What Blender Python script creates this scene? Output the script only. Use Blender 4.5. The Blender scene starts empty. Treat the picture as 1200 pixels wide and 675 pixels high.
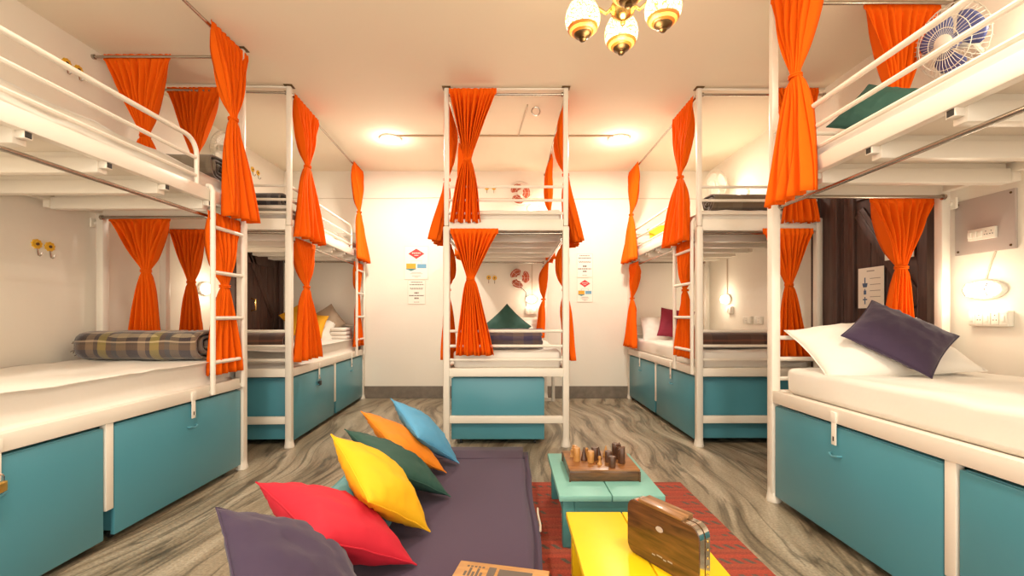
import bpy, bmesh, math, random
from mathutils import Vector, Matrix, noise as mnoise
R = random.Random(7)
PI = math.pi
scn = bpy.context.scene
COL = scn.collection
F, CX, HY, CH = 515.0, 597.0, 369.4, 1.013      # focal length (px), vanishing point, camera height


def at(x, y, d):
    """point seen at (x, y) of the 1200x675 frame that lies d metres down the room"""
    return Vector(((x - CX) / F * d, d, CH - (y - HY) * d / F))


def on_z(x, y, z):
    return at(x, y, (CH - z) * F / (y - HY))


# ------------------------------------------------------------------ materials
def nt(name):
    m = bpy.data.materials.new(name)
    m.use_nodes = True
    n = m.node_tree.nodes
    return m, n, m.node_tree.links, n['Principled BSDF']


def plain(name, col, rough=.5, metal=0, bump=0, bscale=60, var=0, vscale=4, emit=None, estr=0, sheen=0, coat=0):
    m, n, l, p = nt(name)
    p.inputs['Base Color'].default_value = (*col, 1)
    p.inputs['Roughness'].default_value = rough
    p.inputs['Metallic'].default_value = metal
    if sheen:
        p.inputs['Sheen Weight'].default_value = sheen
    if coat:
        p.inputs['Coat Weight'].default_value = coat
        p.inputs['Coat Roughness'].default_value = .15
    if emit:
        p.inputs['Emission Color'].default_value = (*emit, 1)
        p.inputs['Emission Strength'].default_value = estr
    tc = n.new('ShaderNodeTexCoord')
    if var:
        t = n.new('ShaderNodeTexNoise'); t.inputs['Scale'].default_value = vscale; t.inputs['Detail'].default_value = 4
        l.new(tc.outputs['Object'], t.inputs['Vector'])
        mx = n.new('ShaderNodeMix'); mx.data_type = 'RGBA'
        mx.inputs['A'].default_value = (*[c * (1 - var) for c in col], 1)
        mx.inputs['B'].default_value = (*[min(1, c * (1 + var)) for c in col], 1)
        l.new(t.outputs['Fac'], mx.inputs['Factor']); l.new(mx.outputs['Result'], p.inputs['Base Color'])
    if bump:
        t = n.new('ShaderNodeTexNoise'); t.inputs['Scale'].default_value = bscale; t.inputs['Detail'].default_value = 3
        l.new(tc.outputs['Object'], t.inputs['Vector'])
        b = n.new('ShaderNodeBump'); b.inputs['Strength'].default_value = bump; b.inputs['Distance'].default_value = .01
        l.new(t.outputs['Fac'], b.inputs['Height']); l.new(b.outputs['Normal'], p.inputs['Normal'])
    return m


def ramp(n, stops, mode='LINEAR'):
    r = n.new('ShaderNodeValToRGB'); r.color_ramp.interpolation = mode
    e = r.color_ramp.elements
    while len(e) > 1: e.remove(e[-1])
    e[0].position = stops[0][0]; e[0].color = (*stops[0][1], 1)
    for pos, c in stops[1:]:
        k = e.new(pos); k.color = (*c, 1)
    return r


def cloth(name, col, trans, amount=.3):
    m, n, l, p = nt(name)
    p.inputs['Base Color'].default_value = (*col, 1); p.inputs['Roughness'].default_value = .8; p.inputs['Specular IOR Level'].default_value = .12
    tr = n.new('ShaderNodeBsdfTranslucent'); tr.inputs['Color'].default_value = (*trans, 1)
    mx = n.new('ShaderNodeMixShader'); mx.inputs['Fac'].default_value = amount
    l.new(p.outputs[0], mx.inputs[1]); l.new(tr.outputs[0], mx.inputs[2])
    l.new(mx.outputs[0], n['Material Output'].inputs['Surface'])
    return m


def wood(name, c1, c2, scale=(1, 14, 14), rough=.4, rot=(0, 0, 0), coat=.2):
    m, n, l, p = nt(name)
    tc = n.new('ShaderNodeTexCoord'); mp = n.new('ShaderNodeMapping')
    mp.inputs['Scale'].default_value = scale; mp.inputs['Rotation'].default_value = rot
    t = n.new('ShaderNodeTexNoise'); t.inputs['Scale'].default_value = 4; t.inputs['Detail'].default_value = 6; t.inputs['Distortion'].default_value = .6
    l.new(tc.outputs['Object'], mp.inputs['Vector']); l.new(mp.outputs['Vector'], t.inputs['Vector'])
    r = ramp(n, [(.32, c1), (.68, c2)])
    l.new(t.outputs['Fac'], r.inputs['Fac']); l.new(r.outputs['Color'], p.inputs['Base Color'])
    p.inputs['Roughness'].default_value = rough; p.inputs['Coat Weight'].default_value = coat
    return m


def floor_mat():
    m, n, l, p = nt('veined_stone')
    tc = n.new('ShaderNodeTexCoord')
    w = n.new('ShaderNodeTexNoise'); w.inputs['Scale'].default_value = .55; w.inputs['Detail'].default_value = 1
    l.new(tc.outputs['Object'], w.inputs['Vector'])
    va = n.new('ShaderNodeVectorMath'); va.operation = 'SCALE'; va.inputs['Scale'].default_value = .95
    l.new(w.outputs['Color'], va.inputs[0])
    ad = n.new('ShaderNodeVectorMath'); ad.operation = 'ADD'
    l.new(tc.outputs['Object'], ad.inputs[0]); l.new(va.outputs[0], ad.inputs[1])
    mp = n.new('ShaderNodeMapping'); mp.inputs['Rotation'].default_value = (0, 0, math.radians(-8)); mp.inputs['Scale'].default_value = (6.0, .5, 1)
    l.new(ad.outputs[0], mp.inputs['Vector'])
    a = n.new('ShaderNodeTexNoise'); a.inputs['Scale'].default_value = 1.9; a.inputs['Detail'].default_value = 8; a.inputs['Roughness'].default_value = .62; a.inputs['Distortion'].default_value = .3
    l.new(mp.outputs[0], a.inputs['Vector'])
    r = ramp(n, [(.25, (.05, .036, .022)), (.37, (.17, .128, .08)), (.45, (.28, .222, .148)), (.57, (.38, .312, .22)), (.75, (.54, .465, .35))])
    l.new(a.outputs['Fac'], r.inputs['Fac'])
    # thin dark veins
    b = n.new('ShaderNodeTexNoise'); b.inputs['Scale'].default_value = 1.3; b.inputs['Detail'].default_value = 5; b.inputs['Distortion'].default_value = .5
    l.new(mp.outputs[0], b.inputs['Vector'])
    rb = ramp(n, [(.455, (1, 1, 1)), (.5, (.25, .23, .2)), (.53, (1, 1, 1))])
    l.new(b.outputs['Fac'], rb.inputs['Fac'])
    mx = n.new('ShaderNodeMix'); mx.data_type = 'RGBA'; mx.blend_type = 'MULTIPLY'; mx.inputs['Factor'].default_value = .75
    l.new(r.outputs['Color'], mx.inputs['A']); l.new(rb.outputs['Color'], mx.inputs['B'])
    # fine speckle
    s = n.new('ShaderNodeTexNoise'); s.inputs['Scale'].default_value = 90; s.inputs['Detail'].default_value = 3
    l.new(tc.outputs['Object'], s.inputs['Vector'])
    rs = ramp(n, [(.35, (.62, .62, .62)), (.65, (1.25, 1.25, 1.25))])
    l.new(s.outputs['Fac'], rs.inputs['Fac'])
    m2 = n.new('ShaderNodeMix'); m2.data_type = 'RGBA'; m2.blend_type = 'MULTIPLY'; m2.inputs['Factor'].default_value = .55
    l.new(mx.outputs['Result'], m2.inputs['A']); l.new(rs.outputs['Color'], m2.inputs['B'])
    l.new(m2.outputs['Result'], p.inputs['Base Color'])
    p.inputs['Roughness'].default_value = .32
    return m


def rug_mat():
    m, n, l, p = nt('woven_red_rug')
    tc = n.new('ShaderNodeTexCoord')
    sp = n.new('ShaderNodeSeparateXYZ'); l.new(tc.outputs['Object'], sp.inputs[0])

    def math_(op, a, b):
        q = n.new('ShaderNodeMath'); q.operation = op
        for i, v in enumerate((a, b)):
            if v is None: continue
            if isinstance(v, (int, float)): q.inputs[i].default_value = v
            else: l.new(v, q.inputs[i])
        return q.outputs[0]
    x, y = sp.outputs['X'], sp.outputs['Y']
    row = math_('FRACT', math_('MULTIPLY', y, 9.0), None)             # bands across the rug
    fine = math_('FRACT', math_('MULTIPLY', y, 45.0), None)
    sx = math_('FRACT', math_('ADD', math_('MULTIPLY', x, 20.0), math_('MULTIPLY', y, 14.0)), None)
    dash = math_('MULTIPLY', math_('GREATER_THAN', sx, .55), math_('LESS_THAN', row, .34))
    nz = n.new('ShaderNodeTexNoise'); nz.inputs['Scale'].default_value = 7; nz.inputs['Detail'].default_value = 4
    l.new(tc.outputs['Object'], nz.inputs['Vector'])
    dash = math_('MULTIPLY', dash, math_('GREATER_THAN', nz.outputs['Fac'], .44))
    band = ramp(n, [(0, (.36, .055, .03)), (.4, (.42, .062, .03)), (.62, (.31, .055, .03)), (.8, (.37, .07, .034))], 'CONSTANT')
    l.new(row, band.inputs['Fac'])
    mx = n.new('ShaderNodeMix'); mx.data_type = 'RGBA'
    l.new(dash, mx.inputs['Factor']); l.new(band.outputs['Color'], mx.inputs['A']); mx.inputs['B'].default_value = (.13, .085, .06, 1)
    n2 = n.new('ShaderNodeTexNoise'); n2.inputs['Scale'].default_value = 120; l.new(tc.outputs['Object'], n2.inputs['Vector'])
    r2 = ramp(n, [(.3, (.6, .6, .6)), (.7, (1.2, 1.2, 1.2))]); l.new(n2.outputs['Fac'], r2.inputs['Fac'])
    m2 = n.new('ShaderNodeMix'); m2.data_type = 'RGBA'; m2.blend_type = 'MULTIPLY'; m2.inputs['Factor'].default_value = .7
    l.new(mx.outputs['Result'], m2.inputs['A']); l.new(r2.outputs['Color'], m2.inputs['B'])
    l.new(m2.outputs['Result'], p.inputs['Base Color'])
    p.inputs['Roughness'].default_value = .95
    b = n.new('ShaderNodeBump'); b.inputs['Strength'].default_value = .35; b.inputs['Distance'].default_value = .004
    l.new(fine, b.inputs['Height']); l.new(b.outputs[0], p.inputs['Normal'])
    return m


def plaid(name, base, stripes_a, stripes_b, sa=2.6, sb=5.0):
    """woven check: stripes along the length (object X) crossed with stripes round the fold (object Y-Z)"""
    m, n, l, p = nt(name)
    tc = n.new('ShaderNodeTexCoord'); sp = n.new('ShaderNodeSeparateXYZ'); l.new(tc.outputs['Object'], sp.inputs[0])

    def fr(sock, s, o=0):
        a = n.new('ShaderNodeMath'); a.operation = 'MULTIPLY_ADD'; a.inputs[1].default_value = s; a.inputs[2].default_value = o
        l.new(sock, a.inputs[0])
        f = n.new('ShaderNodeMath'); f.operation = 'FRACT'; l.new(a.outputs[0], f.inputs[0]); return f.outputs[0]
    add = n.new('ShaderNodeMath'); add.operation = 'SUBTRACT'
    l.new(sp.outputs['Z'], add.inputs[0]); l.new(sp.outputs['Y'], add.inputs[1])
    ra = ramp(n, stripes_a, 'CONSTANT'); l.new(fr(sp.outputs['X'], sa, .37), ra.inputs['Fac'])
    rb = ramp(n, stripes_b, 'CONSTANT'); l.new(fr(add.outputs[0], sb, .21), rb.inputs['Fac'])
    mx = n.new('ShaderNodeMix'); mx.data_type = 'RGBA'; mx.inputs['Factor'].default_value = .5
    l.new(ra.outputs['Color'], mx.inputs['A']); l.new(rb.outputs['Color'], mx.inputs['B'])
    l.new(mx.outputs['Result'], p.inputs['Base Color'])
    p.inputs['Roughness'].default_value = .95; p.inputs['Sheen Weight'].default_value = .3
    t = n.new('ShaderNodeTexNoise'); t.inputs['Scale'].default_value = 160; l.new(tc.outputs['Object'], t.inputs['Vector'])
    b = n.new('ShaderNodeBump'); b.inputs['Strength'].default_value = .5; b.inputs['Distance'].default_value = .004
    l.new(t.outputs['Fac'], b.inputs['Height']); l.new(b.outputs[0], p.inputs['Normal'])
    return m


M = {}
M['wall'] = plain('cream_plaster', (.86, .80, .695), .8, bump=.08, bscale=25, var=.03, vscale=1.2)
M['ceiling'] = plain('cream_ceiling_paint', (.86, .755, .60), .85, var=.02, vscale=1)
M['floor'] = floor_mat()
M['skirting'] = plain('grey_stone_skirting', (.19, .155, .12), .4, var=.45, vscale=14)
M['white'] = plain('white_enamel', (.80, .73, .63), .35, var=.02)
M['deck'] = plain('white_painted_board', (.74, .66, .56), .55, var=.05)
M['steel'] = plain('brushed_steel', (.45, .41, .36), .22, metal=1)
M['chrome'] = plain('chrome', (.8, .76, .7), .12, metal=1)
M['dark'] = plain('dark_gap', (.03, .025, .02), .7)
M['teal'] = plain('teal_laminate', (.075, .27, .34), .32, var=.05, vscale=2)
M['orange'] = cloth('orange_cotton', (.90, .135, .003), (1.0, .24, .003), .14)
M['sheet'] = plain('white_sheet', (.78, .725, .65), .85, bump=.25, bscale=11, sheen=.1)
M['pillow_white'] = plain('white_pillowcase', (.82, .76, .68), .85, bump=.2, bscale=14)
M['purple'] = plain('purple_cotton', (.042, .022, .054), .85, bump=.10, bscale=30, sheen=.15)
M['purple_bed'] = plain('purple_bedspread', (.060, .033, .066), .9, bump=.06, bscale=200, sheen=.1)
M['red'] = plain('red_cotton', (.56, .008, .028), .75, bump=.10, bscale=30)
M['yellow'] = plain('yellow_cotton', (.86, .46, .003), .75, bump=.10, bscale=30)
M['green'] = plain('bottle_green_cotton', (.022, .082, .062), .75, bump=.12, bscale=30)
M['amber'] = plain('amber_cotton', (.84, .25, .008), .75, bump=.12, bscale=30)
M['blue'] = plain('sky_blue_cotton', (.10, .36, .60), .75, bump=.12, bscale=30)
M['paleblue'] = plain('pale_blue_cotton', (.16, .40, .46), .75, bump=.12, bscale=30)
M['maroon'] = plain('maroon_cotton', (.24, .012, .035), .8, bump=.1, bscale=30)
M['navy'] = plain('navy_cotton', (.045, .04, .07), .85, bump=.1, bscale=30)
M['mustard'] = plain('mustard_cotton', (.74, .36, .01), .8, bump=.1, bscale=30)
M['taupe'] = plain('taupe_cotton', (.40, .30, .21), .85, bump=.1, bscale=30)
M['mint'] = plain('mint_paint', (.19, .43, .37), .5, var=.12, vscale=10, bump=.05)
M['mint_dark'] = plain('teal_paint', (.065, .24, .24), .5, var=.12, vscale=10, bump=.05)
M['yellow_paint'] = plain('yellow_paint', (.86, .56, .004), .4, var=.08, vscale=8, bump=.04)
M['rug'] = rug_mat()
M['walnut'] = wood('walnut', (.045, .017, .006), (.16, .065, .02), (2, 16, 16), .3, coat=.4)
M['walnut_pale'] = wood('pale_walnut', (.16, .07, .022), (.33, .16, .06), (2, 14, 14), .35)
M['board'] = wood('honey_wood', (.22, .085, .025), (.36, .155, .05), (2, 10, 10), .3)
M['maple'] = wood('maple_wood', (.40, .18, .045), (.56, .29, .085), (3, 10, 3), .4)
M['ebony'] = wood('dark_wood', (.055, .022, .012), (.14, .06, .03), (3, 10, 3), .4)
M['door'] = wood('dark_brown_door', (.055, .027, .022), (.095, .05, .04), (10, 10, 1), .6, coat=0)
M['brass'] = plain('brass', (.78, .50, .16), .22, metal=1)
M['bronze'] = plain('aged_bronze', (.16, .10, .045), .4, metal=1)
M['gold'] = plain('gold_padlock', (.80, .50, .12), .3, metal=1)
M['black'] = plain('black_plastic', (.02, .02, .02), .4)
M['plastic'] = plain('ivory_plastic', (.85, .80, .70), .35)
M['greypanel'] = plain('mauve_grey_laminate', (.46, .38, .34), .4)
M['paper'] = plain('paper', (.88, .83, .73), .8)
M['pred'] = plain('printed_red', (.62, .045, .05), .7)
M['porange'] = plain('printed_orange', (.85, .36, .03), .7)
M['pblue'] = plain('printed_blue', (.16, .36, .52), .7)
M['pgrey'] = plain('printed_grey', (.36, .32, .28), .8)
M['pdark'] = plain('printed_dark', (.12, .09, .07), .8)
M['pnavy'] = plain('printed_navy', (.08, .14, .26), .8)
M['fan_blue'] = plain('blue_fan_blade', (.10, .12, .32), .3)
M['fan_red'] = plain('orange_fan_blade', (.50, .10, .04), .35)
M['hook_yellow'] = plain('yellow_flower_plastic', (.80, .45, .03), .5)
M['led'] = plain('led_diffuser', (1, 1, 1), .5, emit=(1, .93, .80), estr=14)
M['lampglass'] = plain('lit_lamp_glass', (1, 1, 1), .3, emit=(1, .90, .70), estr=3)
gm, gn, gl, gp_ = nt('lit_mosaic_glass')
tc_ = gn.new('ShaderNodeTexCoord'); vo = gn.new('ShaderNodeTexVoronoi'); vo.feature = 'DISTANCE_TO_EDGE'; vo.inputs['Scale'].default_value = 55
gl.new(tc_.outputs['Object'], vo.inputs['Vector'])
rr_ = ramp(gn, [(.03, (.75, .38, .04)), (.10, (1, .84, .48)), (.3, (1, .90, .66))]); gl.new(vo.outputs['Distance'], rr_.inputs['Fac'])
gl.new(rr_.outputs['Color'], gp_.inputs['Emission Color']); gl.new(rr_.outputs['Color'], gp_.inputs['Base Color']); gp_.inputs['Emission Strength'].default_value = 1.5; gp_.inputs['Roughness'].default_value = .2
M['globe_lit'] = gm
M['globe_orange'] = plain('amber_glass_beads', (.55, .14, .02), .3, emit=(1, .30, .03), estr=.12)
M['globe_gold'] = plain('gold_mosaic_rim', (.80, .48, .10), .3, emit=(1, .62, .12), estr=.4)
M['conduit'] = plain('tan_conduit', (.50, .36, .22), .6)
M['cable'] = plain('cream_cable', (.62, .52, .40), .7)
M['tweed'] = plaid('olive_tweed', 0, [(0, (.10, .07, .045)), (.5, (.14, .10, .06)), (.8, (.17, .13, .09))], [(0, (.16, .12, .08)), (.55, (.08, .055, .04)), (.8, (.2, .15, .1))])
M['plaid_tan'] = plaid('tan_grey_plaid', 0,
    [(0, (.17, .11, .065)), (.18, (.04, .018, .024)), (.40, (.24, .15, .09)), (.55, (.05, .03, .035)), (.63, (.34, .25, .05)), (.80, (.10, .05, .035)), (.9, (.06, .055, .06))],
    [(0, (.075, .07, .075)), (.30, (.16, .10, .055)), (.46, (.10, .07, .04)), (.52, (.50, .38, .26)), (.57, (.035, .025, .02)), (.64, (.42, .33, .2)), (.68, (.03, .025, .015)), (.84, (.36, .28, .18)), (.88, (.06, .05, .055))], 3.2, 5.2)
M['plaid_grey'] = plaid('charcoal_plaid', 0,
    [(0, (.05, .045, .05)), (.4, (.13, .12, .12)), (.55, (.04, .035, .04)), (.85, (.2, .17, .14))],
    [(0, (.04, .035, .04)), (.5, (.12, .11, .11)), (.65, (.03, .03, .03))], 5, 6)
M['plaid_violet'] = plaid('violet_brown_plaid', 0,
    [(0, (.09, .06, .075)), (.35, (.16, .11, .09)), (.62, (.06, .045, .09)), (.85, (.12, .07, .07))],
    [(0, (.11, .08, .07)), (.4, (.05, .04, .10)), (.6, (.16, .11, .1)), (.8, (.04, .035, .04))], 3.2, 6)
M['plaid_brown'] = plaid('red_brown_plaid', 0,
    [(0, (.11, .05, .03)), (.45, (.15, .08, .05)), (.7, (.07, .035, .025))],
    [(0, (.08, .045, .03)), (.4, (.22, .07, .04)), (.5, (.06, .035, .03)), (.8, (.16, .10, .06))], 2.4, 7)


# ------------------------------------------------------------------ mesh building
class MB:
    def __init__(s): s.bm = bmesh.new()

    def _tf(s, vs, mat):
        if mat is not None:
            for v in vs: v.co = mat @ v.co

    def box(s, a, b, mat=None):
        """axis-aligned box between two corners"""
        a, b = Vector(a), Vector(b)
        r = bmesh.ops.create_cube(s.bm, size=1)
        c, d = (a + b) / 2, b - a
        for v in r['verts']: v.co = Vector((v.co.x * d.x, v.co.y * d.y, v.co.z * d.z)) + c
        s._tf(r['verts'], mat); return s

    def rbox(s, a, b, r=.006, seg=2, mat=None):
        """box with rounded edges"""
        t = bmesh.new(); a, b = Vector(a), Vector(b)
        q = bmesh.ops.create_cube(t, size=1); c, d = (a + b) / 2, b - a
        for v in q['verts']: v.co = Vector((v.co.x * d.x, v.co.y * d.y, v.co.z * d.z)) + c
        r = min(r, min(abs(d.x), abs(d.y), abs(d.z)) * .45)
        bmesh.ops.bevel(t, geom=t.edges[:], offset=r, segments=seg, affect='EDGES', profile=.5)
        s.merge(t, mat); return s

    def merge(s, t, mat=None):
        mp = {}
        for v in t.verts: mp[v] = s.bm.verts.new(mat @ v.co if mat is not None else v.co)
        for f in t.faces:
            try: s.bm.faces.new([mp[v] for v in f.verts])
            except ValueError: pass
        t.free()

    def path(s, pts, r, seg=8, closed=False, mat=None):
        """round tube along points; r may be a list"""
        pts = [Vector(p) for p in pts]; k = len(pts); rings = []
        up = None
        for i, p in enumerate(pts):
            if closed: d = pts[(i + 1) % k] - pts[i - 1]
            else: d = pts[min(i + 1, k - 1)] - pts[max(i - 1, 0)]
            d.normalize()
            if up is None:
                up = d.cross(Vector((0, 0, 1)) if abs(d.z) < .9 else Vector((1, 0, 0))).normalized()
            up = (up - d * up.dot(d)).normalized()
            w = d.cross(up); rr = r[i] if isinstance(r, (list, tuple)) else r
            rings.append([s.bm.verts.new(p + (up * math.cos(2 * PI * j / seg) + w * math.sin(2 * PI * j / seg)) * rr) for j in range(seg)])
        for i in range(k if closed else k - 1):
            A, B = rings[i], rings[(i + 1) % k]
            for j in range(seg): s.bm.faces.new((A[j], A[(j + 1) % seg], B[(j + 1) % seg], B[j]))
        if not closed:
            s.bm.faces.new(rings[0][::-1]); s.bm.faces.new(rings[-1])
        if mat is not None:
            for g in rings: s._tf(g, mat)
        return s

    def lathe(s, prof, seg=20, mat=None):
        """profile [(r, z)] spun about the z axis, capped at both ends"""
        rings = []
        for r, z in prof:
            if r < 1e-5: rings.append([s.bm.verts.new((0, 0, z))])
            else: rings.append([s.bm.verts.new((r * math.cos(2 * PI * j / seg), r * math.sin(2 * PI * j / seg), z)) for j in range(seg)])
        for A, B in zip(rings, rings[1:]):
            for j in range(seg):
                a, b, c, d = A[j % len(A)], A[(j + 1) % len(A)], B[(j + 1) % len(B)], B[j % len(B)]
                q = []
                for v in (a, b, c, d):
                    if v not in q: q.append(v)
                if len(q) > 2: s.bm.faces.new(q)
        if len(rings[0]) > 1: s.bm.faces.new(rings[0][::-1])
        if len(rings[-1]) > 1: s.bm.faces.new(rings[-1])
        for g in rings: s._tf(g, mat)
        return s

    def prism(s, poly, h0, h1, mat=None):
        """polygon (x, y) extruded in z"""
        a = [s.bm.verts.new((x, y, h0)) for x, y in poly]; b = [s.bm.verts.new((x, y, h1)) for x, y in poly]
        s.bm.faces.new(a[::-1]); s.bm.faces.new(b); k = len(a)
        for i in range(k): s.bm.faces.new((a[i], a[(i + 1) % k], b[(i + 1) % k], b[i]))
        s._tf(a + b, mat); return s

    def build(s, name, mat, parent=None, smooth=True, solid=0, sub=0, angle=40):
        bmesh.ops.recalc_face_normals(s.bm, faces=s.bm.faces[:])
        me = bpy.data.meshes.new(name); s.bm.to_mesh(me); s.bm.free()
        me.materials.append(mat)
        if smooth:
            for p in me.polygons: p.use_smooth = True
            if angle: me.set_sharp_from_angle(angle=math.radians(angle))
        o = bpy.data.objects.new(name, me); COL.objects.link(o)
        if parent is not None: o.parent = parent
        if solid:
            q = o.modifiers.new('thickness', 'SOLIDIFY'); q.thickness = solid; q.offset = 0
        if sub:
            q = o.modifiers.new('smooth', 'SUBSURF'); q.levels = sub; q.render_levels = sub
        return o


def tag(o, label=None, cat=None, group=None, kind=None):
    if label: o['label'] = label
    if cat: o['category'] = cat
    if group: o['group'] = group
    if kind: o['kind'] = kind
    return o


def thing(name, loc, label, cat, group=None, rz=0, mat=None):
    o = bpy.data.objects.new(name, None); COL.objects.link(o)
    o.empty_display_size = .05
    if mat is not None: o.matrix_world = mat
    else: o.location = loc; o.rotation_euler = (0, 0, rz)
    return tag(o, label, cat, group)


def frame_of(origin, zdir, xdir=(1, 0, 0)):
    z = Vector(zdir).normalized(); x = Vector(xdir); x = (x - z * x.dot(z)).normalized(); y = z.cross(x)
    m = Matrix((x, y, z)).transposed().to_4x4(); m.translation = Vector(origin); return m


# ------------------------------------------------------------------ the room
XL, XR, YB, ZC, YF = -2.75, 2.44, 5.36, 2.77, -1.6


def struct(name, mb, mat, **k):
    return tag(mb.build(name, mat, smooth=False, **k), name.replace('_', ' '), None, None, 'structure')


tag(struct('floor', MB().box((XL - .1, YF, -.12), (XR + .1, YB + .1, 0)), M['floor']), 'veined grey brown polished stone floor')
tag(struct('ceiling', MB().box((XL - .1, YF, ZC), (XR + .1, YB + .1, ZC + .12)), M['ceiling']), 'plain cream painted ceiling over the dormitory')
tag(struct('wall_left', MB().box((XL - .1, YF, 0), (XL, YB + .1, ZC)), M['wall']), 'cream plastered wall along the left bunks')
tag(struct('wall_right', MB().box((XR, YF, 0), (XR + .1, YB + .1, ZC)), M['wall']), 'cream plastered wall along the right bunks')
tag(struct('wall_back', MB().box((XL, YB, 0), (XR, YB + .1, ZC)), M['wall']), 'cream plastered wall at the far end')
tag(struct('baseboard_back', MB().rbox((XL, YB - .014, 0), (XR, YB, .15), .004), M['skirting']), 'grey stone skirting along the far wall')


def brace_door(name, label, x, side, y0, y1, h, leaf, brace):
    """dark boarded door set against a side wall; side = direction into the room; leaf = its y range; brace = ((y, z), (y, z))"""
    d = thing(name, (x, 0, 0), label, None); d['kind'] = 'structure'
    f = MB()
    for a, b in ((y0, y0 + .06), (y1 - .06, y1)): f.rbox((0, a, 0), (side * .06, b, h), .005)
    f.rbox((0, y0 + .06, h - .06), (side * .06, y1 - .06, h), .005)
    f.build('door_frame', M['door'], d)
    for a, b in ((y0 + .06, leaf[0]), leaf, (leaf[1], y1 - .06)):
        if b - a < .03: continue
        g = MB(); nb = max(1, round((b - a) / .13)); st = (b - a) / nb
        for k in range(nb): g.rbox((0, a + k * st + .002, .01), (side * .03, a + (k + 1) * st - .002, h - .06), .004)
        o = g.build('door_leaf', M['door'], d)
        if (a, b) != tuple(leaf): continue
        for z0, z1 in ((.20, .32), (h - .30, h - .18)):
            MB().rbox((side * .03, a + .01, z0), (side * .042, b - .01, z1), .004).build('door_rail', M['door'], o)
        g = MB(); p0, p1 = (Vector((side * .036, *q)) for q in brace)
        dv = p1 - p0; ang = math.atan2(dv.z, dv.y)
        g.rbox((-.006, 0, -.045), (.006, dv.length, .045), .003, mat=Matrix.Translation(p0) @ Matrix.Rotation(ang, 4, 'X'))
        g.rbox((-.009, 0, -.012), (.009, dv.length, .012), .003, mat=Matrix.Translation(p0) @ Matrix.Rotation(ang, 4, 'X'))
        g.build('door_brace', M['door'], o)
    return d


d1 = brace_door('door_1', 'dark brown boarded door with brass handle behind the far left bunk', XL, 1, 4.30, 5.24, 1.86, (4.52, 5.08), ((4.56, 1.72), (5.05, 1.0)))
MB().path([(.03, 4.63, 1.06), (.075, 4.63, 1.07), (.075, 4.63, 1.18), (.03, 4.63, 1.19)], .008).build('door_handle', M['brass'], d1)['label'] = 'brass pull handle'
d2 = brace_door('door_2', 'dark brown braced door between the two right bunks', XR, -1, 2.50, 3.46, 2.1, (2.56, 3.05), ((3.02, 1.72), (2.58, 1.08)))
MB().rbox((-.055, 3.05, .05), (-.03, 3.10, 2.02), .004).build('cover_strip', M['door'], d2)
MB().rbox((-.06, 3.20, .0), (-.0, 3.26, 2.04), .004).build('door_post', M['door'], d2)

# ------------------------------------------------------------------ bunk beds
W0, L0 = .92, 1.95
G_CURT = 'orange tied bunk curtains'


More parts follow.
